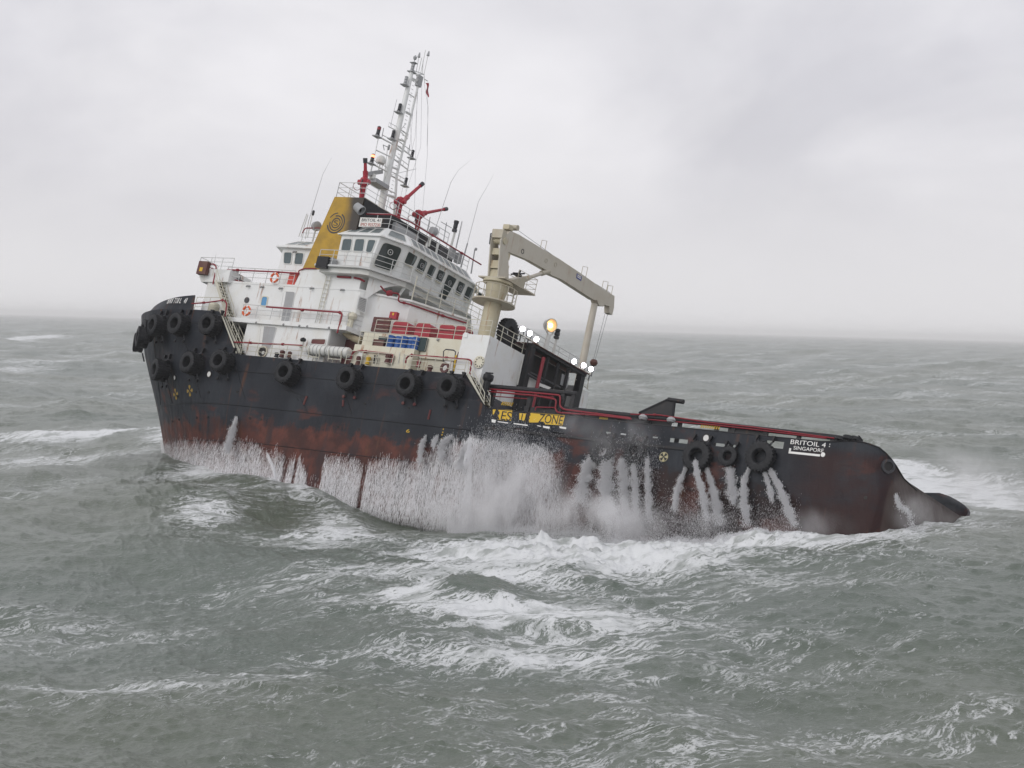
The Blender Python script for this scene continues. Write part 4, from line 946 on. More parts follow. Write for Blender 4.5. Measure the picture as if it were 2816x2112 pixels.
c=Mx((405,1145))[0]; MB().box(c+[0,0,.1],(.25,1.9,.28),[[1,0,0],[0,.9,.45],[0,-.45,.9]]).build('radar_scanner','grey_metal',mast,smooth=False); MB().lathe([(.05,-.4),(.25,-.4),(.2,0),(.05,.05)],c,(0,0,1),10).build('radar_motor','white_gear',mast)
c=Mx((470,1030))[0]; MB().lathe([(.02,-.2),(.33,-.18),(.38,0),(.34,.22),(.2,.38),(.02,.42)],c,(0,0,1),14).build('satellite_dome','white_gear',mast); MB().tube([c,c-[0,0,.9]],.05,6).build('dome_post','white_gear',mast)
def lantern(p,mat='dark_steel',lit=None,s=1.0,arm=None):
    c=Mx(p)[0]; o=MB().lathe([(.04,-.5*s),(.2*s,-.48*s),(.2*s,-.32*s),(.1*s,-.3*s),(.17*s,-.25*s),(.17*s,-.02*s),(.1*s,0),(.17*s,.03*s),(.17*s,.3*s),(.2*s,.32*s),(.1*s,.42*s),(.03,.44*s)],c,(0,0,1),10).build('navigation_light',mat,mast)
    if lit: MB().lathe([(.03,.05),(.175*s,.06),(.175*s,.27),(.03,.28)],c,(0,0,1),10).build('lens',lit,o)
    MB().box(c-[0,0,.55*s],(.5,.75*s,.07)).build('light_shelf','grey_metal',o,smooth=False)
lantern((752,205),'grey_metal',s=.75); lantern((690,320),'grey_metal',s=.75); lantern((635,560),'dark_steel',s=.75); lantern((578,795),'dark_steel',s=.75)
lantern((450,765),'dark_steel','red_pipe',s=.85); lantern((397,1005),'dark_steel','lamp_red',s=.8); lantern((748,965),'dark_steel',s=.7); lantern((690,1208),'dark_steel',s=.7)
c=Mx((770,125))[0]; MB().lathe([(.03,-.2),(.12,-.1),(.15,.05),(.05,.2)],c,(0,0,1),8).tube([c,c-[0,0,.9]],.03,5).tube([c-[.15,0,.4],c-[.15,0,1.0]],.02,4).tube([c-[-.15,0,.4],c-[-.15,0,1.0]],.02,4).box(c-[0,0,.42],(.5,.4,.05)).build('masthead_light','grey_metal',mast)
for l in (((862,55),(820,260)),((805,105),(780,250)),((828,125),(800,255)),((885,95),(848,270)),((840,150),(835,270)),((848,265),(855,350))): MB().tube(Mx(*l),.025,5).build('antenna','white_gear',mast)
for p in ((805,108),(886,95)): MB().lathe([(.02,-.15),(.12,-.1),(.05,.25),(.01,.3)],Mx(p)[0],(0,0,1),8).build('antenna_head','grey_metal',mast)
for a,b in (((755,235),(850,270)),((750,265),(850,270)),((760,240),(790,290)),((850,310),(880,328))): MB().tube(Mx(a,b),.04,5).build('top_frame','white_paint',mast)
c=Mx((805,330))[0]; MB().box(c,(.3,.45,.85)).build('radar_reflector','grey_metal',mast,smooth=False)
for l in (((880,340),(882,700),(878,980),(835,1480)),((850,350),(885,560),(875,900)),((795,400),(770,820),(640,1360)),((760,500),(690,1300)),((790,380),(765,1460)),((720,560),(745,950)),((830,330),(820,900),(680,1340))):
    MB().tube(Mx(*l),.012,4).build('halyard','grey_metal',mast)
MB().tube(Mx((610,490),(555,720)),.02,4,).build('antenna','grey_metal',mast); MB().tube(Mx((495,740),(480,820)),.03,5).build('antenna','grey_metal',mast)
MB().tube(Mx((725,885),(712,960)),.03,5).build('antenna','grey_metal',mast); MB().tube(Mx((490,885),(500,935)),.03,5).tube(Mx((490,890),(545,912)),.03,5).box(Mx((540,910))[0],(.1,.15,.4)).build('wind_vane','grey_metal',mast)
# the flag
P=Mx((862,345),(885,350),(893,440),(885,475),(878,470),(870,400)); m=MB(); vs=[]
for i in range(9):
    t=i/8; a=np.array(Mx((862+18*t,345+125*t))[0]); b=np.array(Mx((882+12*math.sin(t*3),345+125*t))[0])
    vs+=[a+[.1*math.sin(t*7),0,0],b+[.1*math.cos(t*6),0,0]]
m.add(vs,[(2*i,2*i+1,2*i+3,2*i+2) for i in range(8)]); fl=m.build('flag','red_box'); fl.matrix_world=MSH; fl['label']='small dark red flag hanging limp from the halyard near the mast top'; fl['category']='flag'
# ------------------------------------------------------------------ fire monitors
def monitor(x,base,body,elbow,tip,label,nozz=True,r=.14,R_=.33):
    P=[LX(q3(*p),x) for p in (base,body,elbow,tip)]; t=thing('fire_monitor',label,'water cannon',(0,0,0),'red fire monitors above the funnel')
    MB().tube([P[0]-[0,0,.3],P[1]],R_*.55,12,r2=R_*.7).build('pedestal','red_box',t)
    MB().lathe([(.05,-.32),(R_,-.25),(R_*1.1,0),(R_*.8,.3),(.05,.38)],P[1],(0.1,-.2,1),14).lathe([(.05,-.45),(R_*.6,-.45),(R_*.6,.45),(.05,.45)],P[1],(1,.2,.1),12).build('swivel','red_box',t)
    d=P[3]-P[2]; d/=np.linalg.norm(d)
    MB().tube([P[1],P[2],P[2]+d*.4],.2,10).build('elbow','red_box',t)
    MB().tube([P[2],P[3]],r,12,r2=r*.8).build('barrel','red_box' ,t)
    MB().lathe([(r*.7,-.1),(r*1.15,-.1),(r*1.2,.25),(r*.9,.25)],P[3]-d*.2,d,12,close=True).build('nozzle','dark_steel',t)
    MB().lathe([(.26,-.03),(.3,0),(.26,.03)],P[1]+[-.3,-.3,-.45],(1,-.8,0),14,close=True).build('hand_wheel','red_pipe',t)
    m=MB().tube([P[1]+[.1,-.35,.1],P[1]+[.2,-.5,-.5],P[0]+[.2,-.3,.1]],.04,5); m.build('hose','dark_steel',t)
    settle(t,P[0]); return t
monitor(12.9,(305,1340),(322,1215),(335,1165),(333,1010),'red fire monitor with dark barrel pointing straight up over the funnel')
monitor(13.2,(622,1515),(640,1385),(680,1368),(835,1230),'red fire monitor with long barrel slanting up beside the mast foot')
monitor(13.6,(795,1620),(800,1500),(835,1490),(1045,1450),'red fire monitor with nearly level barrel above the bridge windows',r=.13)
# ------------------------------------------------------------------ deck crane
cr=thing('deck_crane','tan knuckle deck crane with its jib laid across the ship onto a post','crane'); XC=27.0
z=LX(q4(315,760),XC)[2]; cy_=-5.1
MB().lathe([(.56,6.35),(.6,z),(.68,z+.4),(.76,10.0),(.78,10.35)],(XC,cy_,0),(0,0,1),28).build('column','crane_cream',cr)
MB().lathe([(.6,6.33),(1.0,6.33),(1.0,6.42),(.65,6.5)],(XC,cy_,0),(0,0,1),24).build('foot_flange','crane_cream',cr)
pf=MB().lathe([(.6,z-.06),(1.5,z-.06),(1.5,z+.04),(.6,z+.04)],(XC,cy_,0),(0,0,1),28).build('service_platform','crane_tan',cr)
ring=[(XC+1.46*math.cos(t),cy_+1.46*math.sin(t),z) for t in np.linspace(0,2*math.pi,17)]; railing(cr,ring,1.05,2,1.4,mat='crane_tan')
zs=10.35; MB().lathe([(.7,zs),(1.05,zs),(1.05,zs+.18),(.7,zs+.22)],(XC,cy_,0),(0,0,1),24).build('slewing_ring','crane_cream',cr)
P=Xp([q4(335,562),q4(400,575),q4(590,645),q4(480,560)],XC); MB().prism([(XC-1.1,cy_-.9,zs+.2),(XC+1.1,cy_-.9,zs+.2),(XC+1.2,cy_+2.9,zs+.2),(XC-.6,cy_+2.9,zs+.2)],(0,0,.09)).build('control_platform','crane_tan',cr,smooth=False)
railing(cr,[(XC+1.0,cy_+.7,zs+.29),(XC+1.15,cy_+2.85,zs+.29),(XC-.5,cy_+2.85,zs+.29),(XC-.9,cy_+1,zs+.29)],1.05,3,1.0,mat='crane_tan',r=.022)
# turret: two cheek plates and the cross boxes between
pv=LX(q4(372,248),XC)
for xo in (-.36,.36):
    MB().prism([(XC+xo,cy_-.75,zs+.2),(XC+xo,cy_+.65,zs+.2),(XC+xo,pv[1]+.55,pv[2]-.2),(XC+xo,pv[1]+.35,pv[2]+.35),(XC+xo,pv[1]-.3,pv[2]+.4),(XC+xo,pv[1]-.45,pv[2]-.1)],(.08*np.sign(xo),0,0)).build('cheek_plate','crane_grey',cr,smooth=False)
zz0=zs+.3
for i,(za_,zb_) in enumerate(((0,.55),(.6,1.15),(1.5,1.95))): MB().span((XC-.355,cy_-.75+.12-.62*(za_+zb_)/5.4,zz0+za_),(XC+.355,cy_+.5-.5*(za_+zb_)/5.4,zz0+zb_)).build('cross_box','crane_cream',cr,smooth=False)
MB().tube([(XC-.5,pv[1],pv[2]),(XC+.52,pv[1],pv[2])],.24,14).build('pivot_pin','crane_cream',cr)
MB().tube([(XC-.45,pv[1]-.4,pv[2]-.4),(XC-.45,pv[1]-.55,pv[2]+.3),(XC-.45,pv[1]+.1,pv[2]+.6),(XC-.4,pv[1]+.4,pv[2]+.1)],.04,6).build('hydraulic_hose','dark_steel',cr)
MB().box(LX(q4(370,195),XC),(.9,.5,.6)).build('turret_head','crane_tan',cr,smooth=False)
out=[(378,252),(398,205),(440,165),(510,195),(850,400),(1000,500),(1200,640),(1305,705),(1300,800),(1285,862),(1262,845),(1262,790),(1215,775),(1195,745),(1135,738),(870,568),(780,530),(742,492),(600,410),(415,335)]
J=[LX(q4(*p),XC) for p in out]; MB().prism([p+[-.22,0,0] for p in J],(.46,0,0)).build('jib','crane_grey',cr,smooth=False)
MB().box(LX(q4(445,140),XC),(.5,.55,.32)).build('jib_winch','crane_cream',cr,smooth=False); MB().tube([LX(q4(490,140),XC)-[.35,0,0],LX(q4(490,140),XC)+[.35,0,0]],.2,12).build('sheave','crane_tan',cr)
P=[LX(q4(*p),XC)+[.245,0,0] for p in ((990,515),(1033,545),(1025,582),(985,555))]; bp=MB().prism(P,(.012,0,0)).build('blue_plate','blue_sign',cr,smooth=False)
for i in range(2):
    a=P[0]*.85+P[3]*.15+(P[3]-P[0])*.35*i; b=P[1]*.85+P[2]*.15+(P[2]-P[1])*.35*i; d=b-a; L=np.linalg.norm(d); MB().prism([a+d*.15+[.014,0,0],b-d*.15+[.014,0,0],b-d*.15+[.014,0,-.07],a+d*.15+[.014,0,-.07]],(.004,0,0)).build('plate_text','letter_white',bp,smooth=False)
for p in ((725,315),(1065,530),(1235,650),(1275,685)):
    a=LX(q4(p[0]-18,p[1]+12),XC); b=LX(q4(p[0]+20,p[1]+30),XC); MB().tube([a,a+[0,0,.75],b+[0,0,.85],b],.025,5).build('step_hoop','crane_tan',cr)
MB().tube([LX(q4(*p),XC)+[0,0,.1] for p in ((500,155),(905,445),(1100,575),(1290,690))],.015,4).build('wire_rope','dark_steel',cr)
MB().tube(Xp([q4(600,560),q4(730,515)],XC+.1),.13,12).build('ram_cylinder','crane_grey',cr); MB().tube(Xp([q4(560,580),q4(610,555)],XC+.1),.19,12).build('ram_foot','crane_tan',cr); MB().tube(Xp([q4(720,518),q4(780,500)],XC+.1),.2,12).build('ram_head','crane_tan',cr)
P=Xp([q4(500,570),q4(600,540),q4(575,640),q4(490,600)],XC+.3); MB().prism(P,(-.7,0,0)).build('ram_bracket','crane_tan',cr,smooth=False)
MB().box(LX(q4(520,530),XC+.3),(.4,.6,.15)).tube(Xp([q4(525,545),q4(545,495)],XC+.3),.08,6).tube(Xp([q4(470,525),q4(580,520)],XC+.2),.06,6).build('valve_lever','black_paint',cr)
for p in ((815,445),(735,412),(540,335)):
    c=LX(q4(*p),XC)+[.242,0,0]; MB().lathe([(.13,0),(.17,0),(.17,.02),(.13,.02)],c,(1,0,0),16,close=True).build('worn_mark','crane_tan' if p[0]>600 else 'dark_steel',cr)
lettering('BLOSOM',LX(q4(415,308),XC)+[.325,0,0],(0,.95,-.12),(0,.12,.95),.62,.12,'dark_steel',cr) if False else None
# hanging hook at the jib end
for a,b in (((1250,845),(1150,1240)),((1272,850),(1165,1240))): MB().tube(Xp([q4(*a),q4(*b)],XC),.014,4).build('hoist_wire','dark_steel',cr)
c=LX(q4(1155,1258),XC); MB().lathe([(.02,-.28),(.22,-.2),(.3,0),(.22,.2),(.05,.26)],c,(0,0,1),12).build('hook_block','brown_panel',cr); MB().tube([c-[0,0,.2],c-[0,.1,.45],c-[0,-.12,.6],c-[0,-.2,.4]],.05,6).build('hook','dark_steel',cr)
settle(cr,(XC,cy_,6.33))
# jib rest post
post=part_empty('jib_rest',ship); a=LX(q4(1162,770),XC); b=LX(q4(1075,1190),XC); b2=b-(a-b)/np.linalg.norm(a-b)*3.2
MB().tube([a,b2],.24,14,r2=.3).build('rest_post','crane_grey',post); MB().prism(Xp([q4(1125,735),q4(1200,745),q4(1178,790),q4(1140,780)],XC-.3),(.6,0,0)).build('rest_cradle','crane_grey',post,smooth=False)
# ------------------------------------------------------------------ lamps over the working deck
def flood(p,x,label,back):
    c=LX(p,x); t=thing('flood_lamp',label,'flood lamp',(0,0,0),'lit flood lamps facing the working deck')
    d=np.array([.75,-.55,-.25]); d/=np.linalg.norm(d)
    MB().lathe([(.1,-.28),(.17,-.2),(.21,0),(.21,.05),(.18,.05)],c,d,16).build('housing','grey_metal',t)
    MB().lathe([(.01,.07),(.13,.085),(.18,.06),(.18,.05)],c,d,18).build('lens','lamp_white',t)
    MB().tube([c-d*.1+[0,.3,0],c-[0,-.28,.45],c-[0,.28,.45],c-d*.1-[0,.3,0]],.035,6).tube([c-[0,0,.45],c-[0,0,.85]],.045,6).build('bracket','dark_steel',t)
    settle(t,c-[0,0,.85])
flood(q4(562,978),28.6,'bright flood lamp next to the big spare tyre by the crane',0)
flood(q4(623,1015),28.6,'middle bright flood lamp of the three next to the crane foot',0)
flood(q4(677,1063),28.6,'bright flood lamp of three, nearest the big round searchlight',0)
flood(q4(990,1248),28.6,'bright flood lamp left of the tall jib rest post',0)
flood(q4(1069,1280),28.6,'bright flood lamp right at the foot of the jib rest post',0)
flood(q4(1130,1312),28.6,'bright flood lamp below the crane hook, outermost to starboard',0)
MB().tube(Xp([q4(545,1020),q4(700,1110)],28.6),.04,6).tube(Xp([q4(985,1280),q4(1130,1350)],28.6),.04,6).tube(Xp([q4(1050,1310),q4(1040,1440)],28.6),.04,5).tube(Xp([q4(1120,1350),q4(1100,1480)],28.6),.04,5).tube(Xp([q4(1010,1400),q4(1110,1480)],28.6),.03,5).tube(Xp([q4(1020,1350),q4(1110,1400)],28.6),.03,5).build('lamp_bar','rail_white',ship)
c=LX(q4(800,950),28.3); t=thing('searchlight','big round searchlight glowing warm yellow on a white post','searchlight'); d=np.array([.93,-.32,-.12]); d/=np.linalg.norm(d)
MB().lathe([(.02,-.62),(.28,-.55),(.42,-.35),(.46,-.1),(.49,.0),(.49,.05),(.45,.05)],c,d,24,caps=False).build('housing','white_gear',t)
MB().lathe([(.02,-.25),(.25,-.16),(.44,.03)],c,d,24,caps=False).build('reflector','lamp_warm',t); MB().lathe([(.01,-.15),(.13,-.13),(.15,-.02),(.01,.04)],c,d,14).build('lamp_bulb','lamp_core',t)
MB().lathe([(.44,.0),(.49,.0),(.49,.08),(.44,.08)],c,d,24,close=True).build('rim','crane_cream',t)
a=LX(q4(745,1170),28.3); MB().tube([c-[0,.5,.0],c-[0,.42,.5],c-[0,0,.75],c-[0,-.42,.5],c-[0,-.5,0]],.06,8).tube([c-[0,0,.7],a],.15,10,r2=.2).build('post','white_gear',t); settle(t,a)
m=Xp([q4(858,1010),q4(815,1190)],28.3); o=MB().tube(m,.09,8).build('lantern_post','white_gear',ship); MB().lathe([(.05,-.35),(.2,-.3),(.2,-.15),(.12,-.1),(.2,-.05),(.2,.12),(.12,.16),(.18,.2),(.18,.38),(.05,.42)],LX(q4(850,1025),28.3),(0,0,1),12).build('lantern','dark_steel',o)
# spare tyre standing behind the rail
c=LX(q4(440,1010),27.6); t=thing('spare_tyre','big lugged black tyre standing behind the rail beside the crane column','tyre',c,None,((0,1,0),(0,0,1),(1,0,0)))
o=bpy.data.objects.new('tyre',tyre_mesh('tyre',.95,.6,.4)); COL.objects.link(o); o.parent=t
# ------------------------------------------------------------------ loose gear
def raft(pa,pb,label):
    a=LY(pa,-6.95); b=LY(pb,-6.95); b[2]=a[2]; c=(a+b)/2; L=b[0]-a[0]; t=thing('liferaft_canister',label,'liferaft',(0,0,0),'white liferaft canisters'); ax=(1,0,0)
    MB().lathe([(.2,-L*.5),(.34,-L*.47),(.38,-L*.42),(.38,L*.42),(.34,L*.47),(.2,L*.5)],c,ax,22).build('canister','white_gear',t)
    for k in (-.3,-.1,.1,.3): MB().lathe([(.385,-.02),(.4,-.02),(.4,.02),(.385,.02)],c+[L*k,0,0],ax,22,close=True).build('strap','grey_metal',t)
    MB().lathe([(.385,-L*.43),(.41,-L*.43),(.41,-L*.4),(.385,-L*.4)],c,ax,22,close=True).build('band','white_gear',t)
    for k in (-.28,.28): MB().tube([c+[L*k,-.42,.0],c+[L*k,-.3,-.4],c+[L*k,-.25,-.75]],.035,5).tube([c+[L*k,.42,.0],c+[L*k,.3,-.4],c+[L*k,.25,-.75]],.035,5).tube([c+[L*k,-.3,-.4],c+[L*k,.3,-.4]],.035,5).build('cradle','rail_white',t)
    MB().tube([c+[-L*.28,-.3,-.6],c+[L*.28,-.3,-.6]],.03,5).build('cradle_bar','rail_white',t)
    settle(t,c-[0,0,.75])
raft(q6(218,450),q6(384,462),'white ribbed liferaft canister in front of the dark red opening'); raft(q6(386,465),q6(582,478),'white ribbed liferaft canister aft of its twin, next to the rail corner')
def ringbuoy(p,y,label):
    c=LY(p,y); t=thing('life_ring',label,'life ring',c,None,((1,0,0),(0,0,1),(0,-1,0)))
    m=MB(); K=32
    for k in range(4):
        P=[(.33*math.cos(a),.33*math.sin(a),0) for a in np.linspace(k*math.pi/2+.14,(k+1)*math.pi/2-.14,9)]; m.tube(P,.085,8)
    m.build('ring','orange_ring',t); w=MB()
    for k in range(4):
        P=[(.33*math.cos(a),.33*math.sin(a),0) for a in np.linspace(k*math.pi/2-.16,k*math.pi/2+.16,4)]; w.tube(P,.088,8)
    w.build('white_band','letter_white',t)
    MB().tube([(.36*math.cos(a)*(1.15+.06*math.sin(4*a)),.36*math.sin(a)*(1.15+.06*math.sin(4*a)),.03) for a in np.linspace(0,6.28,17)],.012,4).build('grab_line','letter_white',t)
ringbuoy(q1(1335,850),-6.62,'orange life ring on the lower rail under the round dark porthole'); ringbuoy(q1(1640,490),-6.1,'red orange life ring on the top rail left of the red box')
# red chest beside the funnel
P=LY(q1(1860,510),-5.5); o=MB().box(P,(.75,.6,.95)).build('deck_chest','red_flat',None,smooth=False); o.matrix_world=MSH; o['label']='bright red upright chest behind the top rail beside the yellow funnel'; o['category']='chest'
# drums
dl=['blue drum at the forward end of the row of drums','second blue drum from the forward end of the row','third blue drum from the forward end of the row','fourth blue drum, next to the aft end of the row','blue drum at the aft end of the row beside the dark green crate']
dm=None
DX=[LY(q6(x,372),-6.1) for x in (942,1003,1062,1118,1166)]
for i,p in enumerate(DX):
    if dm is None:
        pr=[(.27,0),(.29,.01)]
        for k in (0.28,.3,.58,.6): pr+=[(.29,k-.02),(.305,k),(.29,k+.02)]
        pr=sorted(pr,key=lambda a:a[1])+[(.29,.88),(.275,.9),(.26,.88)]
        dm=MB().lathe(pr,(0,0,0),(0,0,1),22).mesh('oil_drum','blue_drum')
        lm=MB().lathe([(.01,.885),(.25,.885),(.25,.87)],(0,0,0),(0,0,1),20).mesh('lid','blue_drum')
    o=bpy.data.objects.new('oil_drum',dm); COL.objects.link(o); o.matrix_world=MSH@Matrix.Translation((p[0],p[1]+(.15 if i%2 else 0),5.02)); o['label']=dl[i]; o['category']='drum'; o['group']='blue drums on the locker top'
    shared('lid',lm,o)
cx=DX[-1][0]
t=thing('crate','dark green netted crate aft of the blue drums','crate'); MB().span((cx+.35,-6.2,5.02),(cx+.9,-4.0,5.95)).build('box','green_tarp',t,smooth=False)
for k in range(4): MB().tube([(cx+.93,-6.15+k*.7,5.02),(cx+.93,-6.15+k*.7,5.95)],.02,4).build('lashing','rail_white',t)
settle(t,(cx+.6,-5.1,5.02))
p=LY(qc(1010,1250),-6.2); o=MB().box((p[0],p[1],5.25),(.95,.5,.5)).build('wooden_box','brown_panel',None,smooth=False); o.matrix_world=MSH; o['label']='low brown box on the locker top forward of the blue drums'; o['category']='box'
p=LY(qc(1080,1185),-5.95); o=MB().box((p[0],p[1],5.68),(.7,.35,.26)).build('tool_case','green_tarp',None,smooth=False); o.matrix_world=MSH; o['label']='small dark green case above the low brown box by the drums'; o['category']='case'
def rbox(a,b,z0,z1,y0,y1,r=.2):
    P=[(a,z0),(b,z0)]+[(b-r+r*math.cos(t),z1-r+r*math.sin(t)) for t in np.linspace(0,math.pi/2,6)]+[(a+r+r*math.cos(t),z1-r+r*math.sin(t)) for t in np.linspace(math.pi/2,math.pi,6)]
    return MB().prism([(x,y0,z) for x,z in P],(0,y1-y0,0))
bl=['red rounded bin at the forward end of the row, below the small red box','red rounded bin, second from the forward end of the row','red rounded bin, third from the forward end of the row','red bin nearest the crane column behind the rail']
for i,(a,b) in enumerate(((955,1095),(1160,1290),(1365,1500),(1508,1600))):
    xa=LY(q6(a,270),-5.3)[0]; xb=LY(q6(b,280),-5.3)[0]
    t=thing('storage_bin',bl[i],'bin',(0,0,0),'red bins on the upper deck'); rbox(xa,xb,6.15,7.18,-5.35,-4.4,.24).build('body','red_box',t)
    MB().span((xa+.05,-5.38,6.75),(xb-.05,-5.352,6.8)).build('lid_seam','maroon',t,smooth=False)
    settle(t,((xa+xb)/2,-4.9,6.12))
P=Yp([qc(885,765),qc(1210,785),qc(1150,1062),qc(820,1045)],-5.3); t=thing('hatch_stack','brown slatted panel leaning against the white wall forward of the red bins','panel')
for i in range(3):
    f0,f1=i/3+.01,(i+1)/3-.01; q=lambda u,v:(P[0]*(1-u)+P[1]*u)*(1-v)+(P[3]*(1-u)+P[2]*u)*v
    MB().prism([q(0,f0),q(1,f0),q(1,f1),q(0,f1)],(0,.12,0)).build('board','brown_panel' if i!=1 else 'maroon',t,smooth=False)
settle(t,P[3])
P=LP(qc(1275,755),(18.5,-4.4,8),np.array([3.66,-2.3,0])); P=LY(qc(1270,752),-4.9); o=MB().box(P,(.62,.3,.52)).build('hose_box','red_box',None,smooth=False); o.matrix_world=MSH; o['label']='small red fire hose box on the white wall above the red bins'; o['category']='fire hose box'
MB().span(P+[-.06,-.17,0],P+[.08,-.155,.18]).build('sign_plate','yellow_paint',o,smooth=False)
P=LY(q1(868,385),-6.3); o=MB().box(P,(.9,.35,1.0)).build('signal_case','brown_panel',None,smooth=False); o.matrix_world=MSH; o['label']='reddish brown box on the rail at the foremost top corner of the ship'; o['category']='box'
MB().span(P+[-.2,-.19,-.3],P+[.1,-.178,.0]).build('marking','yellow_paint',o,smooth=False)
MB().tube([LY(q1(915,450),-6.2)+[0,0,0],LY(q1(880,470),-6.2)],.03,4)
# vent drum behind the bow rail
c=LY(q1(985,810),-6.0); MB().lathe([(.35,-.5),(.4,-.4),(.45,.1),(.3,.3),(.02,.34)],c,(0,0,1),16).build('bow_vent','cream_paint',house)
c=LY(q1(1215,445),-5.5); MB().box(c,(.3,.3,.5)).build('deck_locker','grey_metal',house,smooth=False)
for a,b in (((1150,430),(1130,540)),((1130,450),(1320,540)),((1260,450),(1270,545))): MB().tube(Yp([q1(*a),q1(*b)],-5.4),.05,6).build('davit','dark_steel',house)
# ------------------------------------------------------------------ sea
WDIR=math.radians(38); wv=np.array([math.cos(WDIR),math.sin(WDIR)])
def tile(N,L,lmin,lmax,std,seed,spread=2,rot=0.0,chop=1.0,skew=4.0):
    r=np.random.default_rng(seed); k=2*np.pi*np.fft.fftfreq(N,L/N); kx,ky=np.meshgrid(k,k,indexing='ij'); K=np.hypot(kx,ky); K[0,0]=1e-6
    th=WDIR-rot; c=(kx*math.cos(th)+ky*math.sin(th))/K
    P=K**-skew*np.abs(c)**spread*np.where(c<0,.3,1)
    P*=(K>2*np.pi/lmax)*(K<2*np.pi/lmin)*(1-.0); P[0,0]=0
    H=(r.normal(size=(N,N))+1j*r.normal(size=(N,N)))*np.sqrt(P)
    h=np.fft.ifft2(H); s=std/np.real(h).std(); H*=s
    h=np.real(np.fft.ifft2(H)); Dx=np.real(np.fft.ifft2(-1j*kx/K*H))*-1; Dy=np.real(np.fft.ifft2(-1j*ky/K*H))*-1
    dxx=np.gradient(Dx,L/N,axis=0)*chop; dyy=np.gradient(Dy,L/N,axis=1)*chop; dxy=np.gradient(Dx,L/N,axis=1)*chop
    J=(1+dxx)*(1+dyy)-dxy**2
    return dict(N=N,L=L,rot=rot,F=np.stack([h,Dx*chop,Dy*chop,J],-1))
def sample(T,x,y):
    c,s=math.cos(T['rot']),math.sin(T['rot']); u=(x*c+y*s)/T['L']*T['N']; v=(-x*s+y*c)/T['L']*T['N']
    i=np.floor(u).astype(int); j=np.floor(v).astype(int); fu=(u-i)[...,None]; fv=(v-j)[...,None]; N_=T['N']; F=T['F']
    i0=i%N_;i1=(i+1)%N_;j0=j%N_;j1=(j+1)%N_
    o=(F[i0,j0]*(1-fu)+F[i1,j0]*fu)*(1-fv)+(F[i0,j1]*(1-fu)+F[i1,j1]*fu)*fv
    dx=o[...,1]*c-o[...,2]*s; dy=o[...,1]*s+o[...,2]*c
    return o[...,0],dx,dy,o[...,3]
TA=tile(512,430,9,170,.82,3,2,0.0,1.05,3.75)
TB=tile(512,97,1.8,12,.112,5,1.4,.5,1.1,3.7)
TC=tile(512,23,.22,1.8,.030,8,1.0,-.4,1.1,3.5)
HULLFOOT=[(450,1240),(500,1290),(560,1322),(650,1318),(745,1298),(830,1330),(930,1370),(1010,1420),(1100,1455),(1190,1462),(1300,1460),(1400,1458),(1500,1465),(1600,1475),(1700,1483),(1800,1490),(2000,1490),(2200,1475),(2330,1464),(2450,1460),(2530,1450)]
ctl=[]
for p in HULLFOOT: ctl.append(SHO+SHR@LY(p,-7.3))
ctl=np.array(ctl)
ctl[0,2]-=.6
extra=[]                                     # water level carried a few metres out from the side
out_=SHR@np.array([0,-1.,0]); out_[2]=0; out_/=np.linalg.norm(out_)
for c in ctl:
    extra.append(c+out_*5+np.array([0,0,-.05-.2*max(c[2],-.5)])); extra.append(c-out_*5)
stb=[SHO+SHR@np.array([x,7.3,0]) for x in (56,58.5)]
for s_,z_ in zip(stb,(.1,-.15)): extra.append(np.array([s_[0],s_[1],z_]))
for p,h_ in (((2662,1405),0),((2640,1412),0)): extra.append(SHO+SHR@LY(p,7.3)); extra.append(SHO+SHR@LX(p,59.0))
tr=[SHO+SHR@LX(p,58.7) for p in ((2530,1455),(2580,1434),(2629,1419))]
for s_ in tr: extra.append(s_)
ctl=np.vstack([ctl,np.array(extra)])
BUMPS=[(640,1392,120,36,.95),(870,1425,110,30,.5),(1280,1640,110,28,.5),(250,1400,260,30,.45),(1700,1640,300,35,-.3),(900,1530,250,25,-.35),(700,1700,400,40,.35),(2250,1700,260,40,.45),(1500,1800,350,40,-.3),(1050,1900,400,50,.35),(2200,1950,300,50,-.25)]
def gauss(x,y,u,v,ru,rv):
    c=sea((u,v)); d=c[1]; sx=ru*d/FPX; sy=rv*d*d/(12*FPX); return np.exp(-((x-c[0])/sx)**2/2-((y-c[1])/sy)**2/2)
def smst(a,b,x): t=np.clip((x-a)/(b-a),0,1); return t*t*(3-2*t)
def sea_height(x,y,full=True):
    hA,ax,ay,JA=sample(TA,x,y); hB,bx,by,JB=sample(TB,x,y); hC,cx_,cy2,JC=sample(TC,x,y)
    w=np.zeros_like(x); hs=np.zeros_like(x); mx=np.zeros_like(x)
    near=(np.abs(x)<70)&(y>70)&(y<210)
    xn,yn=x[near],y[near]
    if len(xn):
        d2=(xn[:,None]-ctl[None,:,0])**2+(yn[:,None]-ctl[None,:,1])**2; g=np.exp(-d2/(2*3.2**2)); g2=np.exp(-d2/(2*8.0**2))
        h=(g*ctl[:,2]).sum(1)/(g.sum(1)+1e-9); m=np.clip(g2.max(1)*1.25,0,1); 
        mx[near]=m; hs[near]=h
    gb=sum(a*gauss(x,y,u,v,ru,rv) for u,v,ru,rv,a in BUMPS)
    fr=np.clip(sum(a*gauss(x,y,u,v,ru,rv) for u,v,ru,rv,a in FOAM[:8]),0,1)   # churned water heaps up
    hC2=sample(TC,x*.45+3,y*.45)[0]
    H=hA*(1-.92*mx)+hs*mx+hB*(1-.1*mx+.8*fr)+hC*(1+2*fr)+hC2*fr*3.8+gb*(1-mx*.6)
    return H,(ax*(1-.9*mx)+bx*(1-.5*mx)+cx_),(ay*(1-.9*mx)+by*(1-.5*mx)+cy2),JA,JB,mx
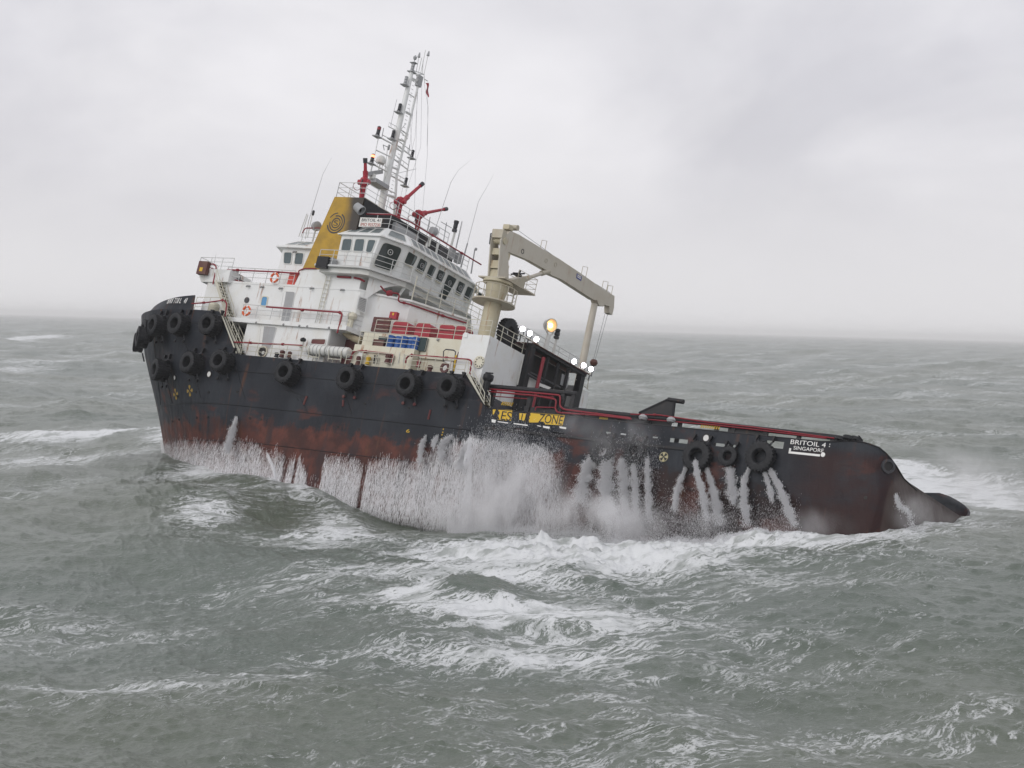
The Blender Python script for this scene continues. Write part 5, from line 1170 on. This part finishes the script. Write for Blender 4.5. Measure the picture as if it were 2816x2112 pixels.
FOAM=[(1420,1475,200,22,1.0),(1650,1490,200,24,.95),(1880,1495,180,20,.62),(2120,1492,140,14,.35),(1450,1535,260,28,.45),(1700,1530,230,26,.40),(1750,1580,200,30,.28),(1180,1628,60,16,.62),(1110,1650,90,14,.4),(1330,1610,110,8,.5),(1400,1683,180,14,.42),(1580,1640,180,35,.28),
(1600,1720,220,35,.3),(1250,1690,160,14,.5),(560,1418,80,22,.75),(900,1420,70,20,.85),(1000,1440,50,18,.7),(820,1360,60,14,.75),(580,1335,60,10,.7),(700,1345,90,10,.5),(780,1470,140,14,.35),(120,1205,170,12,.85),(300,1215,130,10,.75),(430,1245,50,12,.9),(120,1270,160,14,.5),(250,1300,120,12,.4),
(2550,1320,140,10,1.1),(2680,1345,120,12,1.1),(2790,1370,80,14,.9),(2480,1300,60,8,1.0),(2560,1475,140,16,.6),(2420,1500,150,14,.5),(2300,1520,180,16,.5),(2650,1420,90,14,.35),(350,1840,260,16,.42),(750,1800,260,14,.38),(1150,1760,260,12,.33),(700,1600,260,14,.22),(1000,1580,240,12,.3),(1250,1560,160,12,.45),(2200,1640,140,10,.2),
(20,930,40,6,.9),(60,1010,60,6,.4),(1450,1600,500,70,.10),(1300,1520,160,14,.45),(960,1655,160,14,.35),(1480,1760,180,20,.28)]
HOLES=[(1275,1645,72,16,-1.3),(760,1400,70,16,-.35),(1540,1455,60,8,-.6),(1700,1620,120,14,-.25)]
thA=np.concatenate([-np.radians(np.linspace(60,17.5,50)),np.radians(np.linspace(-16.5,16.5,780)),np.radians(np.linspace(17.5,60,50))])
r1=[44.0]
while r1[-1]<20000:
    r=r1[-1]; st=max(.10,r*r/12/5600*2.9)       # row step grows with grazing distance
    if r>230: st=min(st,.9+(r-230)*.0095)
    r1.append(r+st)
r1=np.array(r1); RR,TT=np.meshgrid(r1,thA,indexing='ij')
X=RR*np.sin(TT); Y=RR*np.cos(TT)
H,dX,dY,JA,JB,MXs=sea_height(X,Y)
fade=np.clip(1-(RR-4000)/8000,0.15,1)
cov=sum(a*gauss(X,Y,u,v,ru,rv) for u,v,ru,rv,a in FOAM)+sum(a*gauss(X,Y,u,v,ru,rv) for u,v,ru,rv,a in HOLES)
cap=smst(.56,.15,JA)*.85*(1-MXs)+smst(.35,-.1,JB)*.30
cap=cap+smst(.75,.35,JA)*.12*smst(.6,.2,JB)
cap=cap*(.25+.75*smst(100,260,RR))
foam=np.clip(cov*.80,-.2,.85)+cap+.12*smst(180,450,RR)
V=np.stack([X+dX*fade,Y+dY*fade,H*fade],-1).reshape(-1,3).astype(np.float32)
nr,ncs=X.shape; idx=np.arange(nr*ncs).reshape(nr,ncs); Fq=np.stack([idx[:-1,:-1],idx[1:,:-1],idx[1:,1:],idx[:-1,1:]],-1).reshape(-1,4)[:,::-1]
def bulk(name,V,F,mat,smooth=True):
    me=bpy.data.meshes.new(name); k=F.shape[1]; me.vertices.add(len(V)); me.vertices.foreach_set('co',np.ascontiguousarray(V,np.float32).ravel())
    me.loops.add(F.size); me.loops.foreach_set('vertex_index',np.ascontiguousarray(F,np.int32).ravel()); me.polygons.add(len(F)); me.polygons.foreach_set('loop_start',np.arange(0,F.size,k,dtype=np.int32))
    me.polygons.foreach_set('use_smooth',np.full(len(F),smooth)); me.update(calc_edges=True); me.materials.append(MATS[mat]); return me
def seamat():
    m,t,b=newmat('sea_water'); at_=N(t,'ShaderNodeAttribute'); at_.attribute_name='foam'; f=at_.outputs['Fac']
    tcn=N(t,'ShaderNodeTexCoord'); o=tcn.outputs['Object']
    mp=N(t,'ShaderNodeMapping'); mp.inputs['Rotation'].default_value=(0,0,-WDIR); LK(t,o,mp.inputs[0]); v=mp.outputs[0]
    # swirl the coordinates so that the foam threads meander
    wn=N(t,'ShaderNodeTexNoise',i_Scale=.12,i_Detail=3.0); LK(t,v,wn.inputs['Vector'])
    s1=N(t,'ShaderNodeVectorMath',operation='SUBTRACT'); LK(t,wn.outputs['Color'],s1.inputs[0]); s1.inputs[1].default_value=(.5,.5,.5)
    s2=N(t,'ShaderNodeVectorMath',operation='SCALE'); LK(t,s1.outputs[0],s2.inputs[0]); s2.inputs['Scale'].default_value=7.0
    s3=N(t,'ShaderNodeVectorMath',operation='ADD'); LK(t,v,s3.inputs[0]); LK(t,s2.outputs[0],s3.inputs[1]); vv=s3.outputs[0]
    def ridge(scale,ms,det,rough=.6,dist=.6,loc=(0,0,0)):
        x=noise(t,scale,det,rough,vec=vv,mapscale=ms,distort=dist,loc=loc); a=mth(t,'ABSOLUTE',mth(t,'SUBTRACT',x,.5)); return mth(t,'SUBTRACT',1.0,mth(t,'MULTIPLY',a,6.0),True)
    th1=ridge(.75,(.26,1,1),6,.62,1.2); th2=ridge(2.6,(.30,1,1),6,.65,1.5,(5,9,2)); th3=ridge(7.0,(.4,1,1),4,.6,1.0,(1,4,8))
    lace=mth(t,'MULTIPLY',mth(t,'POWER',th1,2.2),.50); lace=mth(t,'ADD',lace,mth(t,'MULTIPLY',mth(t,'POWER',th2,2.0),.34)); lace=mth(t,'ADD',lace,mth(t,'MULTIPLY',mth(t,'POWER',th3,1.5),.22))
    patch=sm(t,noise(t,.07,5,.6,vec=v,mapscale=(.45,1,1)),.44,.66,0,.31)     # wind rows of broken foam on the open sea
    fn=noise(t,9,5,.7,vec=vv,mapscale=(.7,1,1)); lace=mth(t,'ADD',lace,mth(t,'MULTIPLY',mth(t,'SUBTRACT',fn,.5),.42))
    c=mth(t,'ADD',mth(t,'ADD',f,patch),.10)
    thr=mth(t,'SUBTRACT',0.90,mth(t,'MULTIPLY',c,.95))
    d=mth(t,'SUBTRACT',lace,thr); msk=sm(t,d,-.03,.24,0,.95)
    core=sm(t,f,.66,1.15,0,.62); msk=mth(t,'MAXIMUM',msk,mth(t,'MULTIPLY',core,sm(t,fn,.36,.62,.15,1.0)))
    msk=mth(t,'MULTIPLY',msk,sm(t,noise(t,.55,5,.65,vec=vv,mapscale=(.5,1,1)),.33,.52,.35,1.0))
    milk=sm(t,c,.12,.95,0,.55)
    deep=mixc(t,sm(t,noise(t,.02,3,.5,vec=v),.35,.65),(.080,.104,.084),(.100,.118,.090))
    water=mixc(t,milk,deep,(.21,.235,.21)); col=mixc(t,mth(t,'MULTIPLY',msk,sm(t,f,.0,.6,.72,1.0)),water,(.66,.68,.69)); LK(t,col,b.inputs['Base Color'])
    r=mixc(t,msk,(.30,)*3,(.9,)*3); LK(t,r,b.inputs['Roughness']); b.inputs['IOR'].default_value=1.33
    # wind ripples
    h=mth(t,'MULTIPLY',noise(t,2.6,5,.62,vec=v,mapscale=(1,.55,1),distort=.4),.55); h=mth(t,'ADD',h,mth(t,'MULTIPLY',noise(t,9,4,.6,vec=v,mapscale=(1,.5,1)),.16)); h=mth(t,'ADD',h,mth(t,'MULTIPLY',msk,.10))
    bump(t,b,h,.62,.28)
seamat()
me=bulk('sea',V,Fq,'sea_water'); att=me.attributes.new('foam','FLOAT','POINT'); att.data.foreach_set('value',foam.reshape(-1).astype(np.float32))
so_=bpy.data.objects.new('sea',me); COL.objects.link(so_); so_['kind']='structure'

# ------------------------------------------------------------------ water running off the ship
def foammat(name,col):
    "aerated water: light goes into the drops and out again on the far side"
    m=bpy.data.materials.new(name); m.use_nodes=True; t=m.node_tree; t.nodes.clear(); MATS[name]=m; o=N(t,'ShaderNodeOutputMaterial')
    d=N(t,'ShaderNodeBsdfDiffuse'); d.inputs[0].default_value=(*col,1); tr=N(t,'ShaderNodeBsdfTranslucent'); tr.inputs[0].default_value=(*col,1)
    mx_=N(t,'ShaderNodeMixShader',i_0=0.5); LK(t,d.outputs[0],mx_.inputs[1]); LK(t,tr.outputs[0],mx_.inputs[2]); LK(t,mx_.outputs[0],o.inputs[0])
foammat('falling_water',(.95,.955,.97))
hx=np.array([[p for p in c] for c in G])
def lvl(u): return np.interp(u,[p[0] for p in TOPC],[p[1] for p in TOPC])
TOPC=[(440,1212),(500,1208),(560,1212),(640,1214),(700,1210),(735,1240),(763,1218),(790,1246),(830,1252),(850,1300),(885,1300),(893,1246),(960,1252),(1000,1262),(1060,1250),(1120,1258),(1180,1240),(1250,1205),(1330,1190),(1450,1180),(1520,1210),(1545,1290),(1560,1400)]
ns=1300000; ci=RNG.uniform(0,nc-9,ns); ri=RNG.uniform(3,25,ns)
i0=ci.astype(int);j0=ri.astype(int);fu=(ci-i0)[:,None];fv=(ri-j0)[:,None]
HGp=HG; P=(HGp[i0,j0]*(1-fu)+HGp[i0+1,j0]*fu)*(1-fv)+(HGp[i0,j0+1]*(1-fu)+HGp[i0+1,j0+1]*fu)*fv
# even out by surface area
WPp=SHO+P@SHR.T; uv=PX(WPp)
cell=np.linalg.norm(HGp[i0+1,j0]-HGp[i0,j0],axis=1)
keep=RNG.uniform(size=ns)<np.clip(cell/1.25,0,1)
jit=np.interp(P[:,0],np.arange(-10,60,.18),RNG.normal(size=len(np.arange(-10,60,.18)))*4)+np.interp(P[:,0],np.arange(-10,60,1.1),RNG.normal(size=len(np.arange(-10,60,1.1)))*4)
dv=uv[:,1]-(lvl(uv[:,0])+jit)
pr=(smst(-14,75,dv)*.8+.2*smst(-12,0,dv)*smst(0,12,dv))*(.55+.45*np.interp(P[:,0],np.arange(-10,60,.11),RNG.uniform(size=len(np.arange(-10,60,.11)))))
gaps=[(848,888),(778,790),(808,816),(998,1010)]
for a,b in gaps: pr*=1-((uv[:,0]-(uv[:,1]-1300)*-.18>a)&(uv[:,0]-(uv[:,1]-1300)*-.18<b))*.93
pr*=np.where(uv[:,0]>1300,.55*smst(1600,1500,uv[:,0]),1)
keep&=(RNG.uniform(size=ns)<pr)&(WPp[:,2]>-2.6)&(uv[:,0]<1600)
P=P[keep]; uvk=uv[keep]; n=len(P)
nrm=np.zeros_like(P); nrm[:,1]=-1; bow=P[:,0]<10; nrm[bow,0]=-.45*np.clip((10-P[bow,0])/12,0,1)*1.6; nrm/=np.linalg.norm(nrm,axis=1,keepdims=True)
tan=np.cross(nrm,[0,0,1.]); tan/=np.linalg.norm(tan,axis=1,keepdims=True)
off=RNG.uniform(.02,.16,n)[:,None]+np.where(uvk[:,0]>1300,RNG.uniform(0,1.0,n),0)[:,None]
L=RNG.uniform(.06,.42,n)[:,None]; wd_=RNG.uniform(.002,.007,n)[:,None]
dn=np.array([.20,0,-1.])[None,:]+nrm*.03
a=P+nrm*off-tan*wd_; b=P+nrm*off+tan*wd_; c=b+dn*L+nrm*.05; d=a+dn*L+nrm*.05
mid=(a+b)/2+nrm*.02
Vq=np.stack([a,b,c,d],1).reshape(-1,3); Fk=np.arange(n*4).reshape(-1,4)
o=bpy.data.objects.new('runoff_water',bulk('runoff_water',Vq,Fk,'falling_water',False)); COL.objects.link(o); o.matrix_world=MSH; o['kind']='stuff'; o['label']='white streaks of water running down the red hull bottom'
OCT=np.array([[1,0,-.6],[-.5,.87,-.6],[-.5,-.87,-.6],[0,0,1.]]); OF=np.array([[0,1,3],[1,2,3],[2,0,3],[0,2,1]])
def drops(name,C_,size,stretch,label=None,kind=None,cat=None,group=None):
    n=len(C_); S_=size[:,None,None]*OCT[None]*np.stack([np.ones(n),np.ones(n),stretch],1)[:,None,:]
    # random turn about the fall axis
    t=RNG.uniform(0,6.28,n); c,s=np.cos(t),np.sin(t); x=S_[...,0]*c[:,None]-S_[...,1]*s[:,None]; y=S_[...,0]*s[:,None]+S_[...,1]*c[:,None]
    Vv=(np.stack([x,y,S_[...,2]],-1)+C_[:,None,:]).reshape(-1,3); Ff=(OF[None]+4*np.arange(n)[:,None,None]).reshape(-1,3)
    o=bpy.data.objects.new(name,bulk(name,Vv,Ff,'falling_water',True)); COL.objects.link(o); o.matrix_world=MSH
    if label: o['label']=label
    if kind: o['kind']=kind
    if cat: o['category']=cat
    if group: o['group']=group
    return o
def jet(path,label,n,dense=1.0,off0=.1,out=.8):
    "path: (photo x, photo y, half width in photo px); arcs away from the side as it falls"
    K=len(path); pts=[];wid=[]
    for i,(u,v,w) in enumerate(path):
        t=i/(K-1); yy=-7.35-off0-out*t**1.5; pts.append(LY((u,v),yy)); wid.append(w/42.)
    n=int(n*3.6); pts=np.array(pts); wid=np.array(wid); s=RNG.uniform(0,1,n)**.8*(K-1); i=np.clip(s.astype(int),0,K-2); f=(s-i)[:,None]
    # smooth by cubic-ish easing
    C_=pts[i]*(1-f)+pts[i+1]*f; w=(wid[i]*(1-f[:,0])+wid[i+1]*f[:,0])
    # threads and torn lumps: each thread covers only a stretch of the fall
    nf=max(10,n//45); f0=RNG.uniform(-.15,1,nf)*(K-1); fl=RNG.uniform(.10,.45,nf)*(K-1); fa=RNG.normal(size=(nf,2)); k=RNG.integers(0,nf,n)
    s=f0[k]+RNG.uniform(0,1,n)*fl[k]; ok_=(s>0)&(s<(K-1)*(.9+.1*np.sin(k*12.9))); s=s[ok_];k=k[ok_];n=len(s); i=np.clip(s.astype(int),0,K-2); f=(s-i)[:,None]
    C_=pts[i]*(1-f)+pts[i+1]*f; w=wid[i]*(1-f[:,0])+wid[i+1]*f[:,0]
    edge=1+.35*np.sin(s*9+label.__len__())+.25*np.sin(s*23)
    tail=np.where(RNG.uniform(size=n)<.12,2.2,1.0)
    g=fa[k]*.52+RNG.normal(size=(n,2))*.28*tail[:,None]+np.stack([np.sin(s*4+k*1.7),np.cos(s*5+k*2.3)],1)*.3*(s/(K-1))[:,None]
    C_=C_+np.stack([g[:,0]*w*.66*edge,g[:,1]*w*.5,RNG.normal(size=n)*.08],1)
    size=RNG.uniform(.007,.019,n)*dense; return drops('water_jet',C_,size,RNG.uniform(1.5,4.5,n),label,None,'water jet','jets of water pouring from the ship side')
jet([(650,1149,5),(640,1185,12),(630,1215,15),(622,1245,22)],'single jet of water from a hole high on the forward hull',2600)
jet([q6(1245,1215)+(5,),q6(1212,1280)+(9,),q6(1195,1360)+(9,),q6(1190,1450)+(10,)],'curving jet from the mid hull, forward of three others',1300)
jet([q6(1345,1222)+(6,),q6(1320,1255)+(9,),q6(1305,1320)+(9,)],'short faint jet between two stronger ones on the mid hull',700)
jet([q6(1468,1212)+(7,),q6(1410,1260)+(14,),q6(1380,1330)+(13,),q6(1375,1420)+(12,)],'broad curved jet below the yellow hull dots',2200)
jet([q6(1635,1245)+(5,),q6(1590,1310)+(9,),q6(1560,1400)+(11,),q6(1540,1510)+(14,)],'jet bending down just forward of the big cloud of spray',2200)
jet([q7(1110,770)+(14,),q7(1050,880)+(20,),q7(1000,1050)+(22,),q7(960,1230)+(30,)],'wide cascade falling from below the half hidden tyre, forward of the strongest one',5200)
jet([q7(1230,725)+(13,),q7(1225,860)+(18,),q7(1215,1080)+(26,),q7(1240,1400)+(30,)],'strongest white cascade in the middle of the ship side',8500)
jet([q7(1360,810)+(16,),q7(1375,950)+(18,),q7(1385,1150)+(20,),q7(1390,1390)+(22,)],'pale cascade aft of the strongest white cascade',3600)
jet([q7(1465,785)+(5,),q7(1475,950)+(9,),q7(1485,1150)+(14,),q7(1490,1390)+(16,)],'thin cascade below the dark tyre by the round thruster mark',2600)
jet([q7(1590,800)+(5,),q7(1598,950)+(9,),q7(1600,1150)+(12,),q7(1600,1390)+(14,)],'narrow straight cascade forward of the round thruster mark',2300)
jet([q7(1940,888)+(5,),q7(1890,1010)+(8,),q7(1855,1130)+(10,),q7(1840,1280)+(13,)],'slim jet curving forward below the first large stern tyre',2300,out=1.2)
jet([q7(2028,830)+(5,),q7(2050,950)+(9,),q7(2100,1130)+(13,),q7(2130,1380)+(18,)],'jet springing from the hole of the first large stern tyre',3300,off0=.6,out=1.2)
jet([q8(105,552)+(4,),q8(140,660)+(9,),q8(165,780)+(14,),q8(180,930)+(18,)],'dense arc of water aft of the first large stern tyre',4000,out=1.3)
jet([q8(255,540)+(12,),q8(270,650)+(16,),q8(290,800)+(18,)],'thin veil of water below the small stern tyre',2000)
jet([q8(385,552)+(4,),q8(352,640)+(9,),q8(350,760)+(12,),q8(375,940)+(18,)],'jet curving forward below the tyre next to the stern name',3200,out=1.2)
jet([q8(485,570)+(5,),q8(520,660)+(8,),q8(540,780)+(10,)],'faint short trickle between the last two jets at the stern',900)
jet([q8(520,550)+(4,),q8(575,650)+(9,),q8(630,780)+(13,),q8(690,940)+(20,)],'aftmost long jet arcing down and aft at the stern',4200,out=1.3)
jet([q8(1362,730)+(5,),q8(1380,790)+(10,),q8(1440,840)+(16,),q8(1480,960)+(16,)],'ragged trickle down the rounded corner of the stern',900,.8,off0=-.2,out=.0)
# torn spray over the middle of the hull and at the foot of the jets
def cloud(boxes,n,name,label):
    Cs=[]; 
    for (u0,v0,u1,v1,w,o0,o1) in boxes:
        k=int(n*w); u=RNG.uniform(size=k);v=RNG.uniform(size=k)**.75; a=LY((u0,v0),-7.4);b=LY((u1,v0),-7.4);c=LY((u0,v1),-7.4);d=LY((u1,v1),-7.4)
        P_=(a*(1-u)[:,None]+b*u[:,None])*(1-v)[:,None]+(c*(1-u)[:,None]+d*u[:,None])*v[:,None]
        m=RNG.normal(size=(max(8,k//60),3))*[1.0,.3,.7]; gi=RNG.integers(0,len(m),k); ctr=P_[RNG.integers(0,k,len(m))]
        sw=RNG.uniform(size=k)<.88; P_=np.where(sw[:,None],ctr[gi]+RNG.normal(size=(k,3))*[.22,.2,.75],P_); P_[:,1]-=RNG.uniform(o0,o1,k)
        Cs.append(P_)
    C_=np.vstack(Cs); return drops(name,C_,RNG.uniform(.0035,.009,len(C_)),RNG.uniform(2,9,len(C_)),label,'stuff')
cloud([(1300,1225,1560,1440,.5,.1,2.0),(1340,1205,1450,1300,.2,.1,1.2),(1180,1380,1400,1470,.15,.1,1.5),(1550,1400,2000,1490,.3,.1,2.0),(1640,1240,1810,1330,.06,.1,.8),(1900,1420,2200,1490,.12,.1,1.5)],75000,'spray','white spray torn up along the ship side')
# heaped broken water along the side
def lump(n,name):
    C_=[];S_=[]
    for k in range(n):
        u=RNG.uniform(1230,2250); v=np.interp(u,[p[0] for p in HULLFOOT],[p[1] for p in HULLFOOT]); q=sea((u,v+RNG.uniform(-22,28)),0.0)
        q=SHO+SHR@LY((u,v),-7.4-RNG.uniform(0,3.2)); C_.append(q)
    C_=np.array(C_); h,_,_,_,_,_=sea_height(C_[:,0],C_[:,1]); C_[:,2]=h+np.abs(RNG.normal(size=n))*.28*smst(2300,1600,PX(C_)[:,0])-.02
    Cl=(C_-SHO)@SHR; return drops(name,Cl,RNG.uniform(.008,.03,n),RNG.uniform(.6,1.4,n),'low heap of broken white water at the ship side','stuff')
lump(42000,'splash')

# ------------------------------------------------------------------ mist and haze
def mistmat(name,dens,scale):
    m=bpy.data.materials.new(name); m.use_nodes=True; t=m.node_tree; t.nodes.clear(); o=N(t,'ShaderNodeOutputMaterial'); pv_=N(t,'ShaderNodeVolumePrincipled'); pv_.inputs['Color'].default_value=(.97,.97,.98,1)
    tcn=N(t,'ShaderNodeTexCoord'); ln_=N(t,'ShaderNodeVectorMath',operation='LENGTH'); LK(t,tcn.outputs['Object'],ln_.inputs[0])
    fall=sm(t,ln_.outputs['Value'],.25,1.0,1,0); g=N(t,'ShaderNodeNewGeometry'); nz=noise(t,scale,4,.6,vec=g.outputs['Position'],mapscale=(1,1,.5),distort=.5)
    LK(t,mth(t,'MULTIPLY',mth(t,'MULTIPLY',fall,sm(t,nz,.40,.70)),dens),pv_.inputs['Density']); LK(t,pv_.outputs[0],o.inputs['Volume']); MATS[name]=m
mistmat('mist_dense',1.5,.55); mistmat('mist_thin',.30,.4)
def mist(c,size,mat,label):
    import bmesh
    me=bpy.data.meshes.new('spray_mist'); bm=bmesh.new(); bmesh.ops.create_icosphere(bm,subdivisions=3,radius=1); bm.to_mesh(me); bm.free(); me.materials.append(MATS[mat])
    o=bpy.data.objects.new('spray_mist',me); COL.objects.link(o); M=MSH@Matrix.Translation([float(x) for x in c])@Matrix.Diagonal((*size,1)); o.matrix_world=M; o['kind']='stuff'; o['label']=label
mist(LY((1420,1365),-9.0),(4.4,1.7,3.3),'mist_dense','white cloud of spray below the rescue zone panel')
mist(LY((1300,1430),-8.8),(4.5,1.5,1.8),'mist_dense','low white spray at the waterline forward of the cloud')
mist(LY((1660,1430),-9.2),(5.5,1.9,2.0),'mist_dense','low white spray at the feet of the middle cascades')
mist(LY((1590,1165),-8.2),(2.0,.8,1.2),'mist_thin','thin drifting mist over the bulwark aft of the yellow panel')
mist(LY((1700,1210),-8.2),(3.4,1.0,2.0),'mist_thin','thin mist in front of the hidden tyres')
mist(LY((2010,1450),-9.2),(5.5,1.7,1.3),'mist_thin','thin low mist below the stern jets')
mist(LY((2230,1440),-9.0),(3.2,1.6,1.2),'mist_thin','thin low mist aft of the last jet')
mist(LX((2540,1420),60.5),(2.6,3.2,1.4),'mist_thin','thin mist round the stern roller')
mist(LX((2720,1330),62),(4,9,1.7),'mist_thin','blown spray over the white water beyond the stern')
hm_=bpy.data.materials.new('haze'); hm_.use_nodes=True; t=hm_.node_tree; t.nodes.clear(); o=N(t,'ShaderNodeOutputMaterial'); pv_=N(t,'ShaderNodeVolumePrincipled'); pv_.inputs['Color'].default_value=(.99,.98,.98,1); pv_.inputs['Density'].default_value=.00014; pv_.inputs['Anisotropy'].default_value=0.0
LK(t,pv_.outputs[0],o.inputs['Volume']); MATS['haze']=hm_
hb=MB().span((-22000,-60,-7),(22000,24000,40)).build('haze','haze',None,smooth=False); hb['kind']='stuff'

# ------------------------------------------------------------------ keep to thing > part > sub-part
def depth(o):
    k=1
    while o.parent is not None: o=o.parent; k+=1
    return k
for _ in range(6):
    deep=[o for o in bpy.data.objects if o.type in('MESH','EMPTY') and depth(o)>3]
    if not deep: break
    for p in {o.parent for o in deep}:
        if depth(p)>2:
            root=p
            while root.parent is not None: root=root.parent
            p.parent=root
for o in [o for o in bpy.data.objects if o.type=='EMPTY' and o.parent is not None and not o.children]: bpy.data.objects.remove(o)
